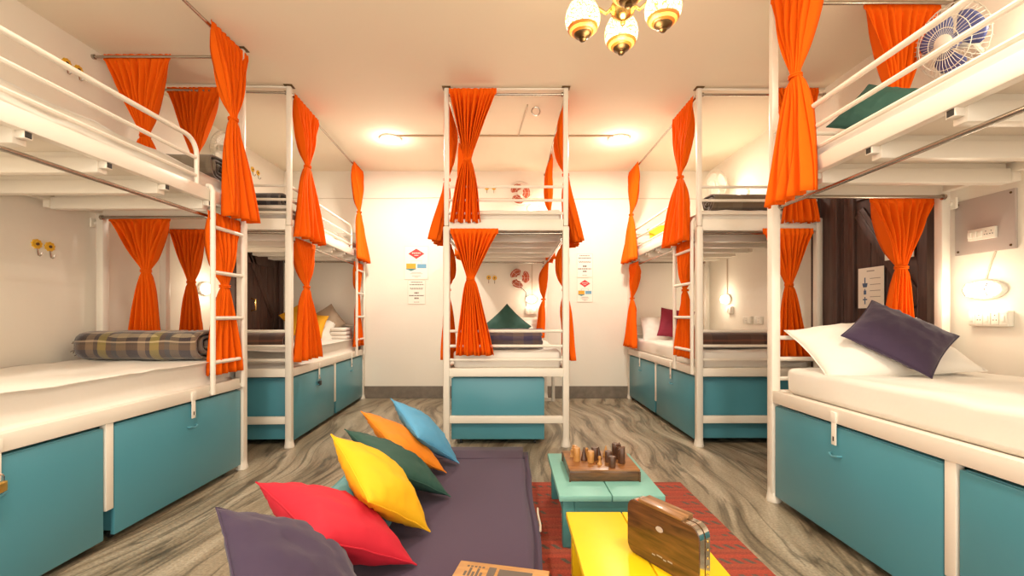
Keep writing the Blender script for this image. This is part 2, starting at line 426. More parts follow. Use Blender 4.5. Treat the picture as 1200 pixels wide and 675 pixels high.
class Bunk:
    def __init__(s, key, desc, loc, sgn, rz, ladder, guard, midbar=True):
        s.key, s.desc, s.sgn = key, desc, sgn
        s.root = thing('bunk_bed', loc, '', 'bunk bed', 'white metal bunk beds', rz)
        s.mat = Matrix.Translation(loc) @ Matrix.Rotation(rz, 4, 'Z')
        W, L, r = W0, L0, s.root
        u = lambda a, v, z: (sgn * a, v, z)

        def bx(mb, a, b, rr=.005): return mb.rbox(tuple(min(p, q) for p, q in zip(u(*a), u(*b))), tuple(max(p, q) for p, q in zip(u(*a), u(*b))), rr)
        # corner posts
        for a in (0, W):
            for v in (0, L):
                tall = (a == 0 or key == 'C') and not (v == L and key in ('C', 'BL', 'BR'))
                m = MB(); bx(m, (a - .026, v - .026, .02), (a + .026, v + .026, 1.70 if tall else 1.765), .014)
                if tall: bx(m, (a - .019, v - .019, 1.70), (a + .019, v + .019, ZC - .004), .010)
                p = m.build('post', M['white'], r)
                MB().lathe([(.036, 0), (.038, .006), (.035, .02), (.029, .055), (.027, .075)], 16, Matrix.Translation(u(a, v, 0))).build('foot_cap', M['white'], p)
                if not tall: continue
                c = MB(); bx(c, (a - .032, v - .032, ZC - .006), (a + .032, v + .032, ZC - .001), .001)
                c.build('ceiling_plate', M['bronze'], p)
        # lower bunk
        m = MB()
        for a in (0, W): bx(m, (a - .02, .02, .54), (a + .02, L - .02, .605), .003)
        for v in (0, L): bx(m, (.02, v - .02, .54), (W - .02, v + .02, .605))
        m.build('lower_frame', M['white'], r)
        m = MB(); bx(m, (.02, .02, .575), (W - .02, L - .02, .592), .002); m.build('lower_deck', M['deck'], r)
        for v in (0, L):
            m = MB(); bx(m, (.02, v - .016, .18), (W - .02, v + .016, .237)); m.build('crossbar', M['white'], r)
            for z in (.668, .775, .89):
                MB().path([u(.01, v, z), u(W - .01, v, z)], .0115).build('end_rail', M['white'], r)
            for z in (1.80, 1.90, 2.005):
                MB().path([u(.01, v, z), u(W - .01, v, z)], .0105).build('end_rail', M['white'], r)
        m = MB()
        for a in (.0, W):
            bx(m, (a - .015, L / 2 - .019, .16), (a + .015, L / 2 + .019, .545), .003)
        bx(m, (.018, L / 2 - .016, .16), (W - .018, L / 2 + .016, .19))
        m.build('middle_leg', M['white'], r)
        # upper bunk
        m = MB()
        for a in (0, W): bx(m, (a - .02, .018, 1.68), (a + .02, L - .018, 1.752))
        for v in (0, L): bx(m, (.02, v - .02, 1.665), (W - .02, v + .02, 1.752))
        m.build('upper_frame', M['white'], r)
        m = MB(); bx(m, (.02, .02, 1.725), (W - .02, L - .02, 1.742), .002); m.build('upper_deck', M['deck'], r)
        for i in range(1, 6):
            v = L * i / 6
            m = MB(); bx(m, (.018, v - .024, 1.632), (W - .018, v + .024, 1.70), .004); bx(m, (-.013, v - .016, 1.653), (.02, v + .016, 1.683), .002); bx(m, (W - .02, v - .03, 1.64), (W + .02, v + .03, 1.683), .003)
            bx(m, (.03, v - .012, 1.68), (W - .03, v + .012, 1.727), .003)
            b = m.build('cross_beam', M['white'], r)
            m = MB(); bx(m, (-.0145, v - .012, 1.657), (-.012, v + .012, 1.679), .001)
            m.build('beam_end', M['dark'], b)['label'] = 'dark open end of the beam'
        # guard rail and ladder on the aisle side
        if guard:
            far = ladder == 'far'
            e = L - .42 if far else .42
            o = .012 if far else L - .012
            sg = -1 if far else 1
            arc = [(e + sg * .09 * (1 - math.sin(t)), 2.005 - .09 * (1 - math.cos(t))) for t in [PI / 2 * k / 6 for k in range(7)]]
            m = MB().path([u(0, o, 2.005)] + [u(0, v, z) for v, z in arc] + [u(0, e, 1.74)], .0125, 10)
            m.path([u(0, o, 1.90), u(0, e, 1.90)], .0105); m.path([u(0, o, 1.80), u(0, e, 1.80)], .0105)
            m.build('guard_rail', M['white'], r)
        if ladder:
            va, vb = (L - .335, L - .045) if ladder == 'far' else (.045, .41)
            m = MB()
            for v in (va, vb):
                m.path([u(-.034, v, .55), u(-.034, v, 1.74), u(-.02, v, 1.765), u(.0, v, 1.768)], .0145, 10)
                m.path([u(-.034, v, .565), u(0, v, .565)], .011)
            ld = m.build('ladder', M['white'], r)
            for z in (.735, .995, 1.265, 1.53):
                MB().path([u(-.034, va, z), u(-.034, vb, z)], .012).build('rung', M['white'], ld)
        # curtain rods and the top tie rails
        def rod(a, b):
            A, B = Vector(u(*a)), Vector(u(*b)); dv = (B - A).normalized()
            m = MB().path([A, B], .0095, 10)
            for q, w in ((A, dv), (B, -dv)): m.path([q, q + w * .014], .016, 10)
            m.build('curtain_rod', M['steel'], r)
        for v in (() if key in ('NL', 'NR') else (0,)):
            m = MB(); bx(m, (.015, v - .008, 2.754), (W - .015 if key == 'C' else W + .05, v + .010, 2.766), .002); m.build('top_rail', M['white'], r)
        vt = L - .02 if key in ('NL', 'NR') else L + .01
        rod((0, .02, 2.722), (0, vt, 2.722))
        wu = W - .02 if key == 'C' else W + {'NL': .064, 'BL': .09, 'BR': .053, 'NR': .076}[key]
        rod((.02, 0, 2.718), (wu, 0, 2.718))
        if key in ('NL', 'NR'): rod((.02, L, 2.718), (wu, L, 2.718))
        rod((.022, .02, 1.60), (.022, L - .02, 1.60))
        rod((.02, .034, 1.650), (W - .02, .034, 1.650)); rod((.02, L - .034, 1.650), (W - .02, L - .034, 1.650))
        if key == 'C': rod((W, .02, 2.722), (W, vt, 2.722)); rod((W - .022, .02, 1.60), (W - .022, L - .02, 1.60))
        # brackets to the wall
        if key != 'C':
            for v in (.0, L):
                m = MB().path([u(W, v, 1.62), u(W + .06, v, 1.62)], .014); bx(m, (W + .045, v - .03, 1.59), (W + .058, v + .03, 1.65), .003)
                m.build('wall_bracket', M['white'], r)
        # hasps for the boxes
        if key != 'C':
            for v in (L * .25 + .055, L * .75 + .012):
                m = MB(); bx(m, (-.028, v - .017, .545), (-.018, v + .017, .59), .003); bx(m, (-.025, v - .014, .445), (-.0195, v + .014, .55), .003)
                h_ = m.build('hasp', M['plastic'], r)
                m = MB(); bx(m, (-.0258, v - .004, .462), (-.0248, v + .004, .482), .0002); m.build('hasp_slot', M['dark'], h_)

    def w(s, a, v, z): return s.mat @ Vector((s.sgn * a, v, z))


tilt = math.atan2(.095, 1.95)
BEDS = {}
BEDS['NL'] = Bunk('NL', 'nearest left bunk', Vector((-1.765, .95, 0)), -1, 0, 'far', True)
BEDS['BL'] = Bunk('BL', 'far left bunk', Vector((-1.688, 3.37, 0)), -1, tilt, 'far', True)
BEDS['C'] = Bunk('C', 'middle bunk', Vector((-.485, 3.396, 0)), 1, 0, None, False)
BEDS['BR'] = Bunk('BR', 'far right bunk', Vector((1.466, 3.40, 0)), 1, 0, 'near', True)
BEDS['NR'] = Bunk('NR', 'nearest right bunk', Vector((1.443, .45, 0)), 1, 0, 'near', True)
for k, t in {'NL': 'white metal bunk bed in the left foreground with ladder at its far end',
             'BL': 'white metal bunk bed against left wall, reaching the far wall',
             'C': 'white metal bunk bed standing alone in the middle of the far wall',
             'BR': 'white metal bunk bed against right wall, reaching the far wall',
             'NR': 'white metal bunk bed in the right foreground beside the purple pillow'}.items():
    BEDS[k].root['label'] = t


# mattresses ---------------------------------------------------------------
def mattress(bed, z0, z1, label, seed):
    W, L = W0, L0
    t = bmesh.new(); bmesh.ops.create_cube(t, size=1)
    a0, a1, v0, v1 = (.044, W - .03, .05, L - .04) if z0 < 1 else (.03, W - .03, .03, L - .03)
    for v in t.verts:
        v.co = Vector((bed.sgn * (a0 + (a1 - a0) * (v.co.x + .5)), v0 + (v1 - v0) * (v.co.y + .5), z0 + (z1 - z0) * (v.co.z + .5)))
    bmesh.ops.bevel(t, geom=t.edges[:], offset=.028, segments=4, affect='EDGES', profile=.5)
    bmesh.ops.subdivide_edges(t, edges=[e for e in t.edges if e.calc_length() > .3], cuts=22, use_grid_fill=True)
    for v in t.verts:
        p = v.co * 5 + Vector((seed, 0, 0))
        n = mnoise.noise(p) * .008 + mnoise.noise(Vector((p.x * 1.6, p.y * 4.2, p.z * 2))) * .006
        if v.co.z > z0 + .02:
            v.co.z += n
            if abs(abs(v.co.x) - abs(a0)) < .02: v.co.x += n * .9
    m = MB(); m.merge(t)
    o = m.build('mattress', M['sheet'], None, angle=0)
    o.matrix_world = bed.mat
    return tag(o, label, 'mattress', 'mattresses in white sheets')


for i, (k, d) in enumerate({'NL': 'nearest left', 'BL': 'far left', 'C': 'middle', 'BR': 'far right', 'NR': 'nearest right'}.items()):
    mattress(BEDS[k], .594, .735, f'mattress in white sheet on the lower deck of the {d} bunk', i * 3.1)
    mattress(BEDS[k], 1.744, 1.835, f'mattress in white sheet on the upper deck of the {d} bunk', i * 3.1 + 50)


# rolling boxes under the beds ----------------------------------------------
def storage_box(bed, u0, u1, v0, v1, label, staple=True, z0=.05, z1=.527, so=0):
    o = thing('storage_box', bed.w((u0 + u1) / 2, (v0 + v1) / 2, 0), label, 'storage box', 'teal boxes under the bunks')
    o.rotation_euler = (0, 0, bed.mat.to_euler().z)
    s = bed.sgn; hx, hy = (u1 - u0) / 2, (v1 - v0) / 2
    MB().rbox((-hx + (.02 if s > 0 else .004), -hy + .012, z0), (hx - (.02 if s < 0 else .004), hy - .012, z1 - .018), .004).build('body', M['teal'], o) if staple else MB().rbox((-hx, -hy + .018, z0), (hx, hy, z1 - .018), .004).build('body', M['teal'], o)
    MB().rbox((-hx + .01, -hy + .01, z1 - .018), (hx - .005, hy - .01, z1), .004).build('lid', M['teal'], o)
    if staple:
        f = MB().rbox((min(-s * hx, -s * hx + s * .02), -hy, z0 - .012), (max(-s * hx, -s * hx + s * .02), hy, z1 - .004), .004).build('front_panel', M['teal'], o)
        x = -s * hx
        MB().path([(x, so - .03, .402), (x - s * .014, so - .027, .402), (x - s * .02, so + 0, .396), (x - s * .014, so + .027, .402), (x, so + .03, .402)], .0048, 6).build('staple', M['teal'], f)
    else:
        MB().rbox((-hx, -hy, z0 - .004), (hx, -hy + .018, z1 - .004), .004).build('front_panel', M['teal'], o)
    for a in (-1, 1):
        for b in (-1, 1):
            m = MB().lathe([(.0, -.009), (.018, -.009), (.019, -.006), (.019, .006), (.018, .009), (0, .009)], 14,
                           Matrix.Translation((a * (hx - .07), b * (hy - .06), .019)) @ Matrix.Rotation(PI / 2, 4, 'Y'))
            c = m.build('caster', M['black'], o)
            MB().rbox((a * (hx - .07) - .013, b * (hy - .06) - .012, .034), (a * (hx - .07) + .013, b * (hy - .06) + .012, z0 + .001), .002).build('caster_plate', M['chrome'], c)
    return o


for k, d in {'NL': 'nearest left', 'BL': 'far left', 'BR': 'far right', 'NR': 'nearest right'}.items():
    storage_box(BEDS[k], -.012, W0 - .06, .032, L0 / 2 - .026, f'teal storage box under the near half of the {d} bunk', so=.052)
    storage_box(BEDS[k], -.012, W0 - .06, L0 / 2 + .026, L0 - .032, f'teal storage box under the far half of the {d} bunk', so=.014)
storage_box(BEDS['C'], .032, .757, .03, L0 / 2 - .03, 'teal storage box on casters under the middle bunk', staple=False)


def padlock(loc, s, rz, mat, label):
    o = thing('padlock', loc, label, 'padlock', None, rz)
    MB().rbox((-.02 * s, -.008 * s, -.036 * s), (.02 * s, .008 * s, 0), .004).build('lock_body', mat, o)
    MB().path([(-.012 * s, 0, 0), (-.012 * s, 0, .014 * s)] + [(-.012 * s * math.cos(t), 0, .014 * s + .012 * s * math.sin(t)) for t in [PI * k / 8 for k in range(1, 8)]] + [(.012 * s, 0, .014 * s), (.012 * s, 0, 0)], .003 * s, 6).build('shackle', M['chrome'], o)


padlock(Vector((-1.728, 1.493, .446)), 1.0, PI / 2 + .3, M['gold'], 'brass padlock hanging from the hasp at left edge')
padlock(BEDS['BL'].w(-.028, L0 * .25 + .055, .43), 1.1, PI / 2, M['black'], 'black padlock on the hasp of the far left bunk')


# ------------------------------------------------------------------ curtains
def curtain(label, top0, top1, tie, bot0, bot1, nrm, wt=.055, folds=8, amp=.028, seed=0):
    top0, top1, tie, bot0, bot1 = map(Vector, (top0, top1, tie, bot0, bot1)); nrm = Vector(nrm).normalized()
    rr = random.Random(seed); NS = folds * 11; bm = bmesh.new(); rows = []
    ph = [rr.uniform(-3, 3) for _ in range(8)]
    ct, cb = (top0 + top1) / 2, (bot0 + bot1) / 2
    ht, hb = (top1 - top0) / 2, (bot1 - bot0) / 2
    hd = ht.normalized()
    big = max(3, round(folds * .5))
    # uneven fold spacing: a warped running phase
    wob = [rr.uniform(.55, 1.45) for _ in range(folds * 2 + 2)]
    tot = sum(wob); acc = [0]
    for q in wob: acc.append(acc[-1] + q / tot)
    hgt = [rr.uniform(.55, 1.3) for _ in range(folds * 2 + 3)]

    def pleat(s):
        f = (s + 1) / 2
        for k in range(len(wob)):
            if f <= acc[k + 1] or k == len(wob) - 1:
                g = (f - acc[k]) / (acc[k + 1] - acc[k]); e = (1 - math.cos(PI * g)) / 2
                a0, a1 = (hgt[k] * (-1) ** k), (hgt[k + 1] * (-1) ** (k + 1))
                v = max(-1, min(1, a0 + (a1 - a0) * e))
                return 2.3 * math.sqrt((v + 1) / 2) - 1.35      # broad ridges, narrow creases
    NT, NB = 18, 16
    prm = [(-1, 0), (-1, .5)] + [(0, i / NT) for i in range(NT + 1)] + [(1, i / NB) for i in range(1, NB + 1)]
    for part, t in prm:
        low = 0
        if part == -1: c, h, a = ct + Vector((0, 0, .022 - .02 * t)), ht, amp * .15
        elif part == 0:
            c = ct.lerp(tie, t); f = (1 - t) ** 1.12
            c = c + Vector((0, 0, -.018)) * (1 if t == 0 else 0)
            h = hd * (wt / 2) * (1 - f) + ht * f; a = amp * (.30 + .95 * math.sin(PI * min(1, t * 1.02)) ** .8)
        else:
            c = tie.lerp(cb, t); f = t ** .68
            hb_ = hb.normalized()
            h = hd.lerp(hb_, f).normalized() * ((wt / 2) * (1 - f) + hb.length * f); a = amp * (.7 + .5 * f); low = f
        row = []
        for i in range(NS + 1):
            s = i / NS * 2 - 1
            squeeze = math.exp(-((t - 1) / .14) ** 2) if part == 0 else (math.exp(-(t / .16) ** 2) if part == 1 else 0)
            fold = pleat(max(-1, min(1, s + .03 * math.sin(2.5 * t + ph[0]) * (1 - s * s)))) * (1 - .45 * low)
            fold += low * .8 * math.sin(big * PI * s + ph[1] + .5 * math.sin(2 * t + ph[2]))
            fold += .25 * math.sin(17 * s + 4 * t + ph[3])
            bulge = wt * .32 * math.sqrt(max(0, 1 - s * s)) * squeeze
            off = .017 if part == -1 else (.017 * max(0, 1 - t * 4) if part == 0 else 0)
            z = .004 * low * low * math.sin(big * PI * s + ph[1] + 1.2)
            side = h * s * (1 + .05 * low * math.sin(5 * t + ph[4]))
            row.append(bm.verts.new(c + side + nrm * (a * fold * (1 - .45 * squeeze) + bulge + off) + Vector((0, 0, z))))
        rows.append(row)
    for A, B in zip(rows, rows[1:]):
        for i in range(NS): bm.faces.new((A[i], A[i + 1], B[i + 1], B[i]))
    m = MB(); m.bm.free(); m.bm = bm
    # the cloth hangs from its rod: its origin sits there
    o = m.build('curtain', M['orange'], None, solid=.003, angle=0)
    tag(o, label, 'curtain', G_CURT)
    # the tie: a narrow cloth band round the waist
    ring = []
    for k in range(20):
        q = 2 * PI * k / 20
        ring.append(tie + hd * (wt / 2 + .003) * math.cos(q) + nrm * (.026 * math.sin(q) + wt * .12))
    m = MB().path([p + Vector((0, 0, .006)) for p in ring], 0.0045, 6, closed=True)
    m.path([p - Vector((0, 0, .004)) for p in ring], .0045, 6, closed=True)
    b = m.build('tieback', M['orange'], o)
    return o


def end_curtain(d, tx, zt, tie, bx, zb, label, seed, fac=-1):
    T0, T1 = at(tx[0], 0, d), at(tx[1], 0, d); T0.z = T1.z = zt
    B0, B1 = at(bx[0], 0, d), at(bx[1], 0, d); B0.z = B1.z = zb
    curtain(label, T0, T1, at(tie[0], tie[1], d), B0, B1, (0, fac, 0), seed=seed, folds=9 if abs(T1.x - T0.x) > .3 else 7)


def side_curtain(bed, vt, vtie, ztie, vb, zb, label, seed, upper=True, out=.09, u0=None, out_t=.0, wt=.055):
    if u0 is None: u0 = 0 if upper else .0
    sgn = -1 if u0 < .4 else 1
    zt = 2.722 if upper else 1.60
    P = lambda a, v, z: bed.w(a, v, z)
    base = u0
    n = (P(base + sgn * .1, 1, 1) - P(base, 1, 1))
    curtain(label, P(base, vt[0], zt), P(base, vt[1], zt), P(base + sgn * (.018 + out_t), vtie, ztie), P(base + sgn * out, vb[0], zb), P(base + sgn * out, vb[1], zb), n, seed=seed, wt=wt, folds=8)


ZR = 2.72; ZL = 1.652
D = 'orange tied curtain, '
# nearest left bunk
end_curtain(2.93, (125, 203), ZR, (171, 160), (150, 196), 1.80, D + 'upper deck far end of nearest left bunk, wall side', 1)
end_curtain(2.93, (131, 203), ZL, (172, 318), (151, 193), .70, D + 'lower far end of nearest left bunk, behind plaid blanket', 2)
side_curtain(BEDS['NL'], (1.62, 1.985), 1.82, 2.245, (1.63, 1.93), 1.61, D + 'hanging from ceiling rod above the nearest left ladder', 3, out=.10)
side_curtain(BEDS['NL'], (1.59, 1.91), 1.765, 1.19, (1.65, 1.91), .655, D + 'lower deck, behind the rungs of nearest left ladder', 4, upper=False, out=.0, out_t=-.018)
# far left bunk
end_curtain(3.35, (198, 262), ZR, (229, 183), (212, 246), 1.80, D + 'upper deck near end of far left bunk, wall side', 5)
end_curtain(3.35, (201, 243), ZL, (225, 331), (211, 240), .72, D + 'lower deck near end of far left bunk, wall side', 6)
side_curtain(BEDS['BL'], (.05, .53), .28, 2.245, (-.03, .45), 1.615, D + 'upper deck aisle side, near corner of far left bunk', 7)
side_curtain(BEDS['BL'], (.06, .45), .26, 1.243, (.0, .42), .655, D + 'lower deck aisle side, near corner of far left bunk', 8, upper=False, out=.06)
side_curtain(BEDS['BL'], (1.55, 1.92), 1.74, 2.21, (1.45, 1.92), 1.635, D + 'upper deck aisle side, far corner of far left bunk', 9)
side_curtain(BEDS['BL'], (1.55, 1.90), 1.76, 1.26, (1.58, 1.92), .655, D + 'lower deck behind the ladder of far left bunk', 10, upper=False, out=.0, out_t=-.018)
# middle bunk
end_curtain(3.365, (526.5, 582), ZR, (547.7, 188.4), (526, 564), 1.722, D + 'front of the upper deck of middle bunk', 11)
end_curtain(3.365, (528, 584), ZL, (551.5, 327), (535.5, 578), .705, D + 'front of the lower deck of middle bunk', 12)
C = BEDS['C']
side_curtain(C, (.04, .46), .20, 2.12, (.0, .36), 1.60, D + 'upper deck left side of middle bunk, near corner', 13, out=.10)
side_curtain(C, (.06, .42), .22, 1.22, (.05, .38), .66, D + 'lower deck left side of middle bunk, near corner', 14, upper=False, out=.01)
side_curtain(C, (1.0, 1.5), 1.25, 2.15, (1.1, 1.45), 1.62, D + 'upper deck left side of middle bunk, towards far wall', 15, out=.04)
side_curtain(C, (.04, .68), .20, 2.16, (-.03, .40), 1.59, D + 'upper deck right side of middle bunk, near corner', 16, out=.10, u0=W0)
side_curtain(C, (.06, .45), .22, 1.22, (.02, .40), .66, D + 'lower deck right side of middle bunk, near corner', 17, upper=False, out=.05, u0=W0)
side_curtain(C, (1.40, 1.88), 1.66, 1.195, (1.45, 1.90), .76, D + 'lower deck right side of middle bunk, towards far wall', 18, upper=False, out=-.05, out_t=-.04, u0=W0 - .03)
side_curtain(C, (1.30, 1.90), 1.62, 2.15, (1.35, 1.85), 1.63, D + 'upper deck right side of middle bunk, towards far wall', 19, out=.03, u0=W0)
# far right bunk
side_curtain(BEDS['BR'], (.06, .49), .31, 2.176, (-.03, .50), 1.60, D + 'upper deck aisle side, near corner of far right bunk', 20)
side_curtain(BEDS['BR'], (.06, .42), .25, 1.22, (.10, .40), .665, D + 'lower deck behind the ladder of far right bunk', 21, upper=False, out=.0, out_t=-.018)
side_curtain(BEDS['BR'], (1.53, 1.92), 1.80, 2.20, (1.45, 1.93), 1.63, D + 'upper deck aisle side, far corner of far right bunk', 22)
side_curtain(BEDS['BR'], (1.53, 1.90), 1.76, 1.21, (1.50, 1.93), .645, D + 'lower deck aisle side, far corner of far right bunk', 23, upper=False, out=.06)
end_curtain(3.36, (905, 957), ZR, (934, 190), (915, 958), 1.72, D + 'upper deck near end of far right bunk, wall side', 24)
end_curtain(3.36, (892, 951), ZL, (924, 334), (911, 947), .69, D + 'lower deck near end of far right bunk, wall side', 25)
# nearest right bunk
side_curtain(BEDS['NR'], (1.55, 1.94), 1.73, 2.196, (1.52, 1.86), 1.575, D + 'hanging in front of the far corner of nearest right bunk', 26, out=.085)
end_curtain(2.445, (1008, 1098), ZR, (1052, 124), (1032, 1076), 1.80, D + 'upper far end of nearest right bunk, behind green cushion', 27)
end_curtain(2.445, (1015, 1092), ZL, (1055, 314), (1036, 1071), .72, D + 'lower far end of nearest right bunk, behind purple cushion', 28)


# ------------------------------------------------------------------ cushions
def pillow(mat4, sx, sy, T, mat, name, label, cat, group=None, seed=0, pinch=.07, wr=.009):
    N = 22; bm = bmesh.new(); vs = {}
    for side in (1, -1):
        for i in range(N + 1):
            for j in range(N + 1):
                x, y = math.sin((i / N - .5) * PI) , math.sin((j / N - .5) * PI)
                x = .5 * x + (i / N - .5); y = .5 * y + (j / N - .5)
                edge = i in (0, N) or j in (0, N)
                if edge and side == -1: vs[side, i, j] = vs[1, i, j]; continue
                h = ((1 - abs(x) ** 2.2) * (1 - abs(y) ** 2.2))
                h = max(0, h) ** .62 * T / 2
                px = x * (1 - pinch * (1 - y * y)); py = y * (1 - pinch * (1 - x * x))
                n1 = mnoise.noise(Vector((px * 3 + seed, py * 3, side * 2.0)))
                n2 = mnoise.noise(Vector((px * 7 + seed, py * 7, side * 5.0 + 9)))
                wri = mnoise.noise(Vector(((px + py) * 9 + seed, (px - py) * 2.5, side)))
                z = h * side * (1 + .16 * n1) + side * (n2 * wr * .5 + wri * wr) * min(1, h / (T * .15))
                vs[side, i, j] = bm.verts.new((px * sx / 2, py * sy / 2, z + n1 * .004 * edge))
    for side in (1, -1):
        for i in range(N):
            for j in range(N):
                q = [vs[side, i, j], vs[side, i + 1, j], vs[side, i + 1, j + 1], vs[side, i, j + 1]]
                try: bm.faces.new(q if side > 0 else q[::-1])
                except ValueError: pass
    seam = [vs[1, i, 0].co.copy() for i in range(N)] + [vs[1, N, j].co.copy() for j in range(N)] + [vs[1, N - i, N].co.copy() for i in range(N)] + [vs[1, 0, N - j].co.copy() for j in range(N)]
    m = MB(); m.bm.free(); m.bm = bm
    o = m.build(name, mat, None, angle=0)
    o.matrix_world = mat4
    MB().path(seam, .0028, 6, closed=True).build('seam', mat, o)
    return tag(o, label, cat, group)


def lean(A, Cc, roll, size, T):
    """square cushion whose one diagonal runs from top corner A to bottom corner Cc; roll turns it about that diagonal"""
    A, Cc = Vector(A), Vector(Cc)
    e1 = (A - Cc).normalized(); mid = (A + Cc) / 2
    v = (mid - Vector((0, 0, CH))).normalized()
    e2 = (v - e1 * v.dot(e1)).normalized()
    e2 = Matrix.Rotation(roll, 3, e1) @ e2
    x = (e1 + e2).normalized(); y = (e2 - e1).normalized(); z = x.cross(y)
    m = Matrix((x, y, z)).transposed().to_4x4(); m.translation = mid
    return m


MZ = .125                                     # top of the floor mattress
G_CU = 'cushions leaning in a row on the floor mattress'


def floor_cushion(a, c, dd, roll, mat, label, seed, T=.17, size=None, zc=MZ + .012):
    Cc = on_z(c[0], c[1], zc); A = at(a[0], a[1], Cc.y + dd)
    s = (A - Cc).length / math.sqrt(2)
    return pillow(lean(A, Cc, roll, s, T), s, s, T, mat, 'cushion', label, 'cushion', G_CU, seed)


floor_cushion((458, 467), (538, 543), .02, math.radians(-10), M['blue'], 'sky blue cushion, farthest in the row on the purple floor mattress', 1, .13)
floor_cushion((423, 482), (523, 554), .0, math.radians(-10), M['amber'], 'amber orange cushion between the sky blue and dark green ones', 2, .13)
floor_cushion((404, 503), (528, 582), .0, math.radians(-8), M['green'], 'dark green cushion leaning behind the yellow one on floor mattress', 3, .14)
floor_cushion((388, 509), (504, 623), .0, math.radians(-14), M['yellow'], 'bright yellow cushion leaning between the red and dark green ones', 4, .17)
floor_cushion((300, 565), (488, 662), .0, math.radians(-11), M['red'], 'bright red cushion leaning between the purple and yellow ones', 5, .19)
pm = lean(at(252, 594, 1.20), on_z(446, 745, MZ + .012), math.radians(-33), .5, .16)
pillow(pm, .40, .40, .15, M['purple'], 'cushion', 'dark purple cushion, nearest in the row at the bottom edge', 'cushion', G_CU, 6)
pillow(frame_of((-.60, 1.80, .21), (.75, .05, .55), (0, 1, 0)), .44, .34, .12, M['paleblue'], 'cushion', 'pale blue cushion tucked behind the red and yellow ones', 'cushion', None, 7)
pillow(frame_of((-.62, 2.22, .20), (.8, .05, .55), (0, 1, 0)), .36, .30, .10, M['maroon'], 'cushion', 'dark red cushion mostly hidden behind the yellow one', 'cushion', None, 8)

# bed pillows
pillow(frame_of((1.83, 2.19, .845), (-.12, -.55, .8), (1, 0, 0)), .68, .42, .19, M['pillow_white'], 'pillow', 'plump white pillow at the head of the nearest right bunk', 'pillow', 'white bed pillows', 11)
pillow(frame_of((1.845, 2.08, .915), (-.08, -.68, .73), (.64, -.597, -.483)), .36, .36, .12, M['purple'], 'cushion', 'dark purple cushion propped on white pillow of nearest right bunk', 'cushion', None, 12)
pillow(frame_of((1.80, 2.15, 2.02), (-.59, -.63, .5), (.18, -.02, .185)), .29, .29, .11, M['green'], 'cushion', 'dark green cushion on the upper deck of nearest right bunk', 'cushion', None, 13)
bl = BEDS['BL']
pillow(frame_of(bl.w(.50, 1.66, .85), (.25, -.75, .65), (1, 0, .1)), .52, .36, .13, M['pillow_white'], 'pillow', 'white pillow behind the mustard cushion of far left bunk', 'pillow', 'white bed pillows', 14)
pillow(frame_of(bl.w(.36, 1.80, .95), (.3, -.9, .3), (.8, .2, .6)), .30, .30, .10, M['taupe'], 'cushion', 'taupe cushion peeking over the mustard ones of far left bunk', 'cushion', None, 15)
pillow(frame_of(bl.w(.62, 1.70, .985), (.25, -.85, .45), (.72, .1, .68)), .33, .33, .11, M['mustard'], 'cushion', 'upright mustard cushion with pointed corner on far left bunk', 'cushion', None, 16)
pillow(frame_of(bl.w(.48, 1.50, .905), (.2, -.75, .65), (.85, .2, -.15)), .40, .32, .12, M['mustard'], 'cushion', 'mustard cushion slumped in front of white pillow, far left bunk', 'cushion', None, 17)
pillow(frame_of(bl.w(.50, 1.50, 1.98), (.45, -.6, .65), (.8, .3, -.45)), .42, .30, .11, M['navy'], 'cushion', 'navy cushion tilted on the upper deck of far left bunk', 'cushion', None, 18)
# folded towels at the head of the far left bunk
tw = thing('folded_linen', bl.w(.18, 1.74, .738), 'stack of folded white linen at head of far left bunk', 'linen')
for i, (wd, z) in enumerate(((.20, 0), (.19, .045), (.185, .09))):
    MB().rbox((-wd / 2, -.10, z), (wd / 2, .10, z + .042), .018, 3).build('linen_fold', M['pillow_white'], tw)
c = BEDS['C']
pillow(frame_of((-.025, 4.28, .905), (0, -.93, .36), (.7, .12, .7)), .335, .335, .11, M['green'], 'cushion', 'dark green cushion standing on its corner on the middle bunk', 'cushion', None, 19)
pillow(frame_of((.13, 5.08, .86), (0, -.7, .7), (1, 0, 0)), .50, .36, .13, M['pillow_white'], 'pillow', 'white pillow at the head of the middle bunk', 'pillow', 'white bed pillows', 20)
br = BEDS['BR']
pillow(frame_of(br.w(.33, 1.72, .86), (-.2, -.75, .62), (1, 0, -.1)), .50, .36, .13, M['pillow_white'], 'pillow', 'white pillow beside the maroon cushion of far right bunk', 'pillow', 'white bed pillows', 21)
pillow(frame_of(br.w(.36, 1.42, .92), (-.25, -.85, .45), (.95, -.1, -.25)), .35, .35, .12, M['maroon'], 'cushion', 'maroon cushion behind the ladder of far right bunk', 'cushion', None, 22)
pillow(frame_of(br.w(.22, 1.34, 1.905), (-.2, -.5, .8), (.9, -.3, .2)), .36, .30, .12, M['yellow'], 'cushion', 'yellow cushion on the upper deck of far right bunk', 'cushion', None, 23)


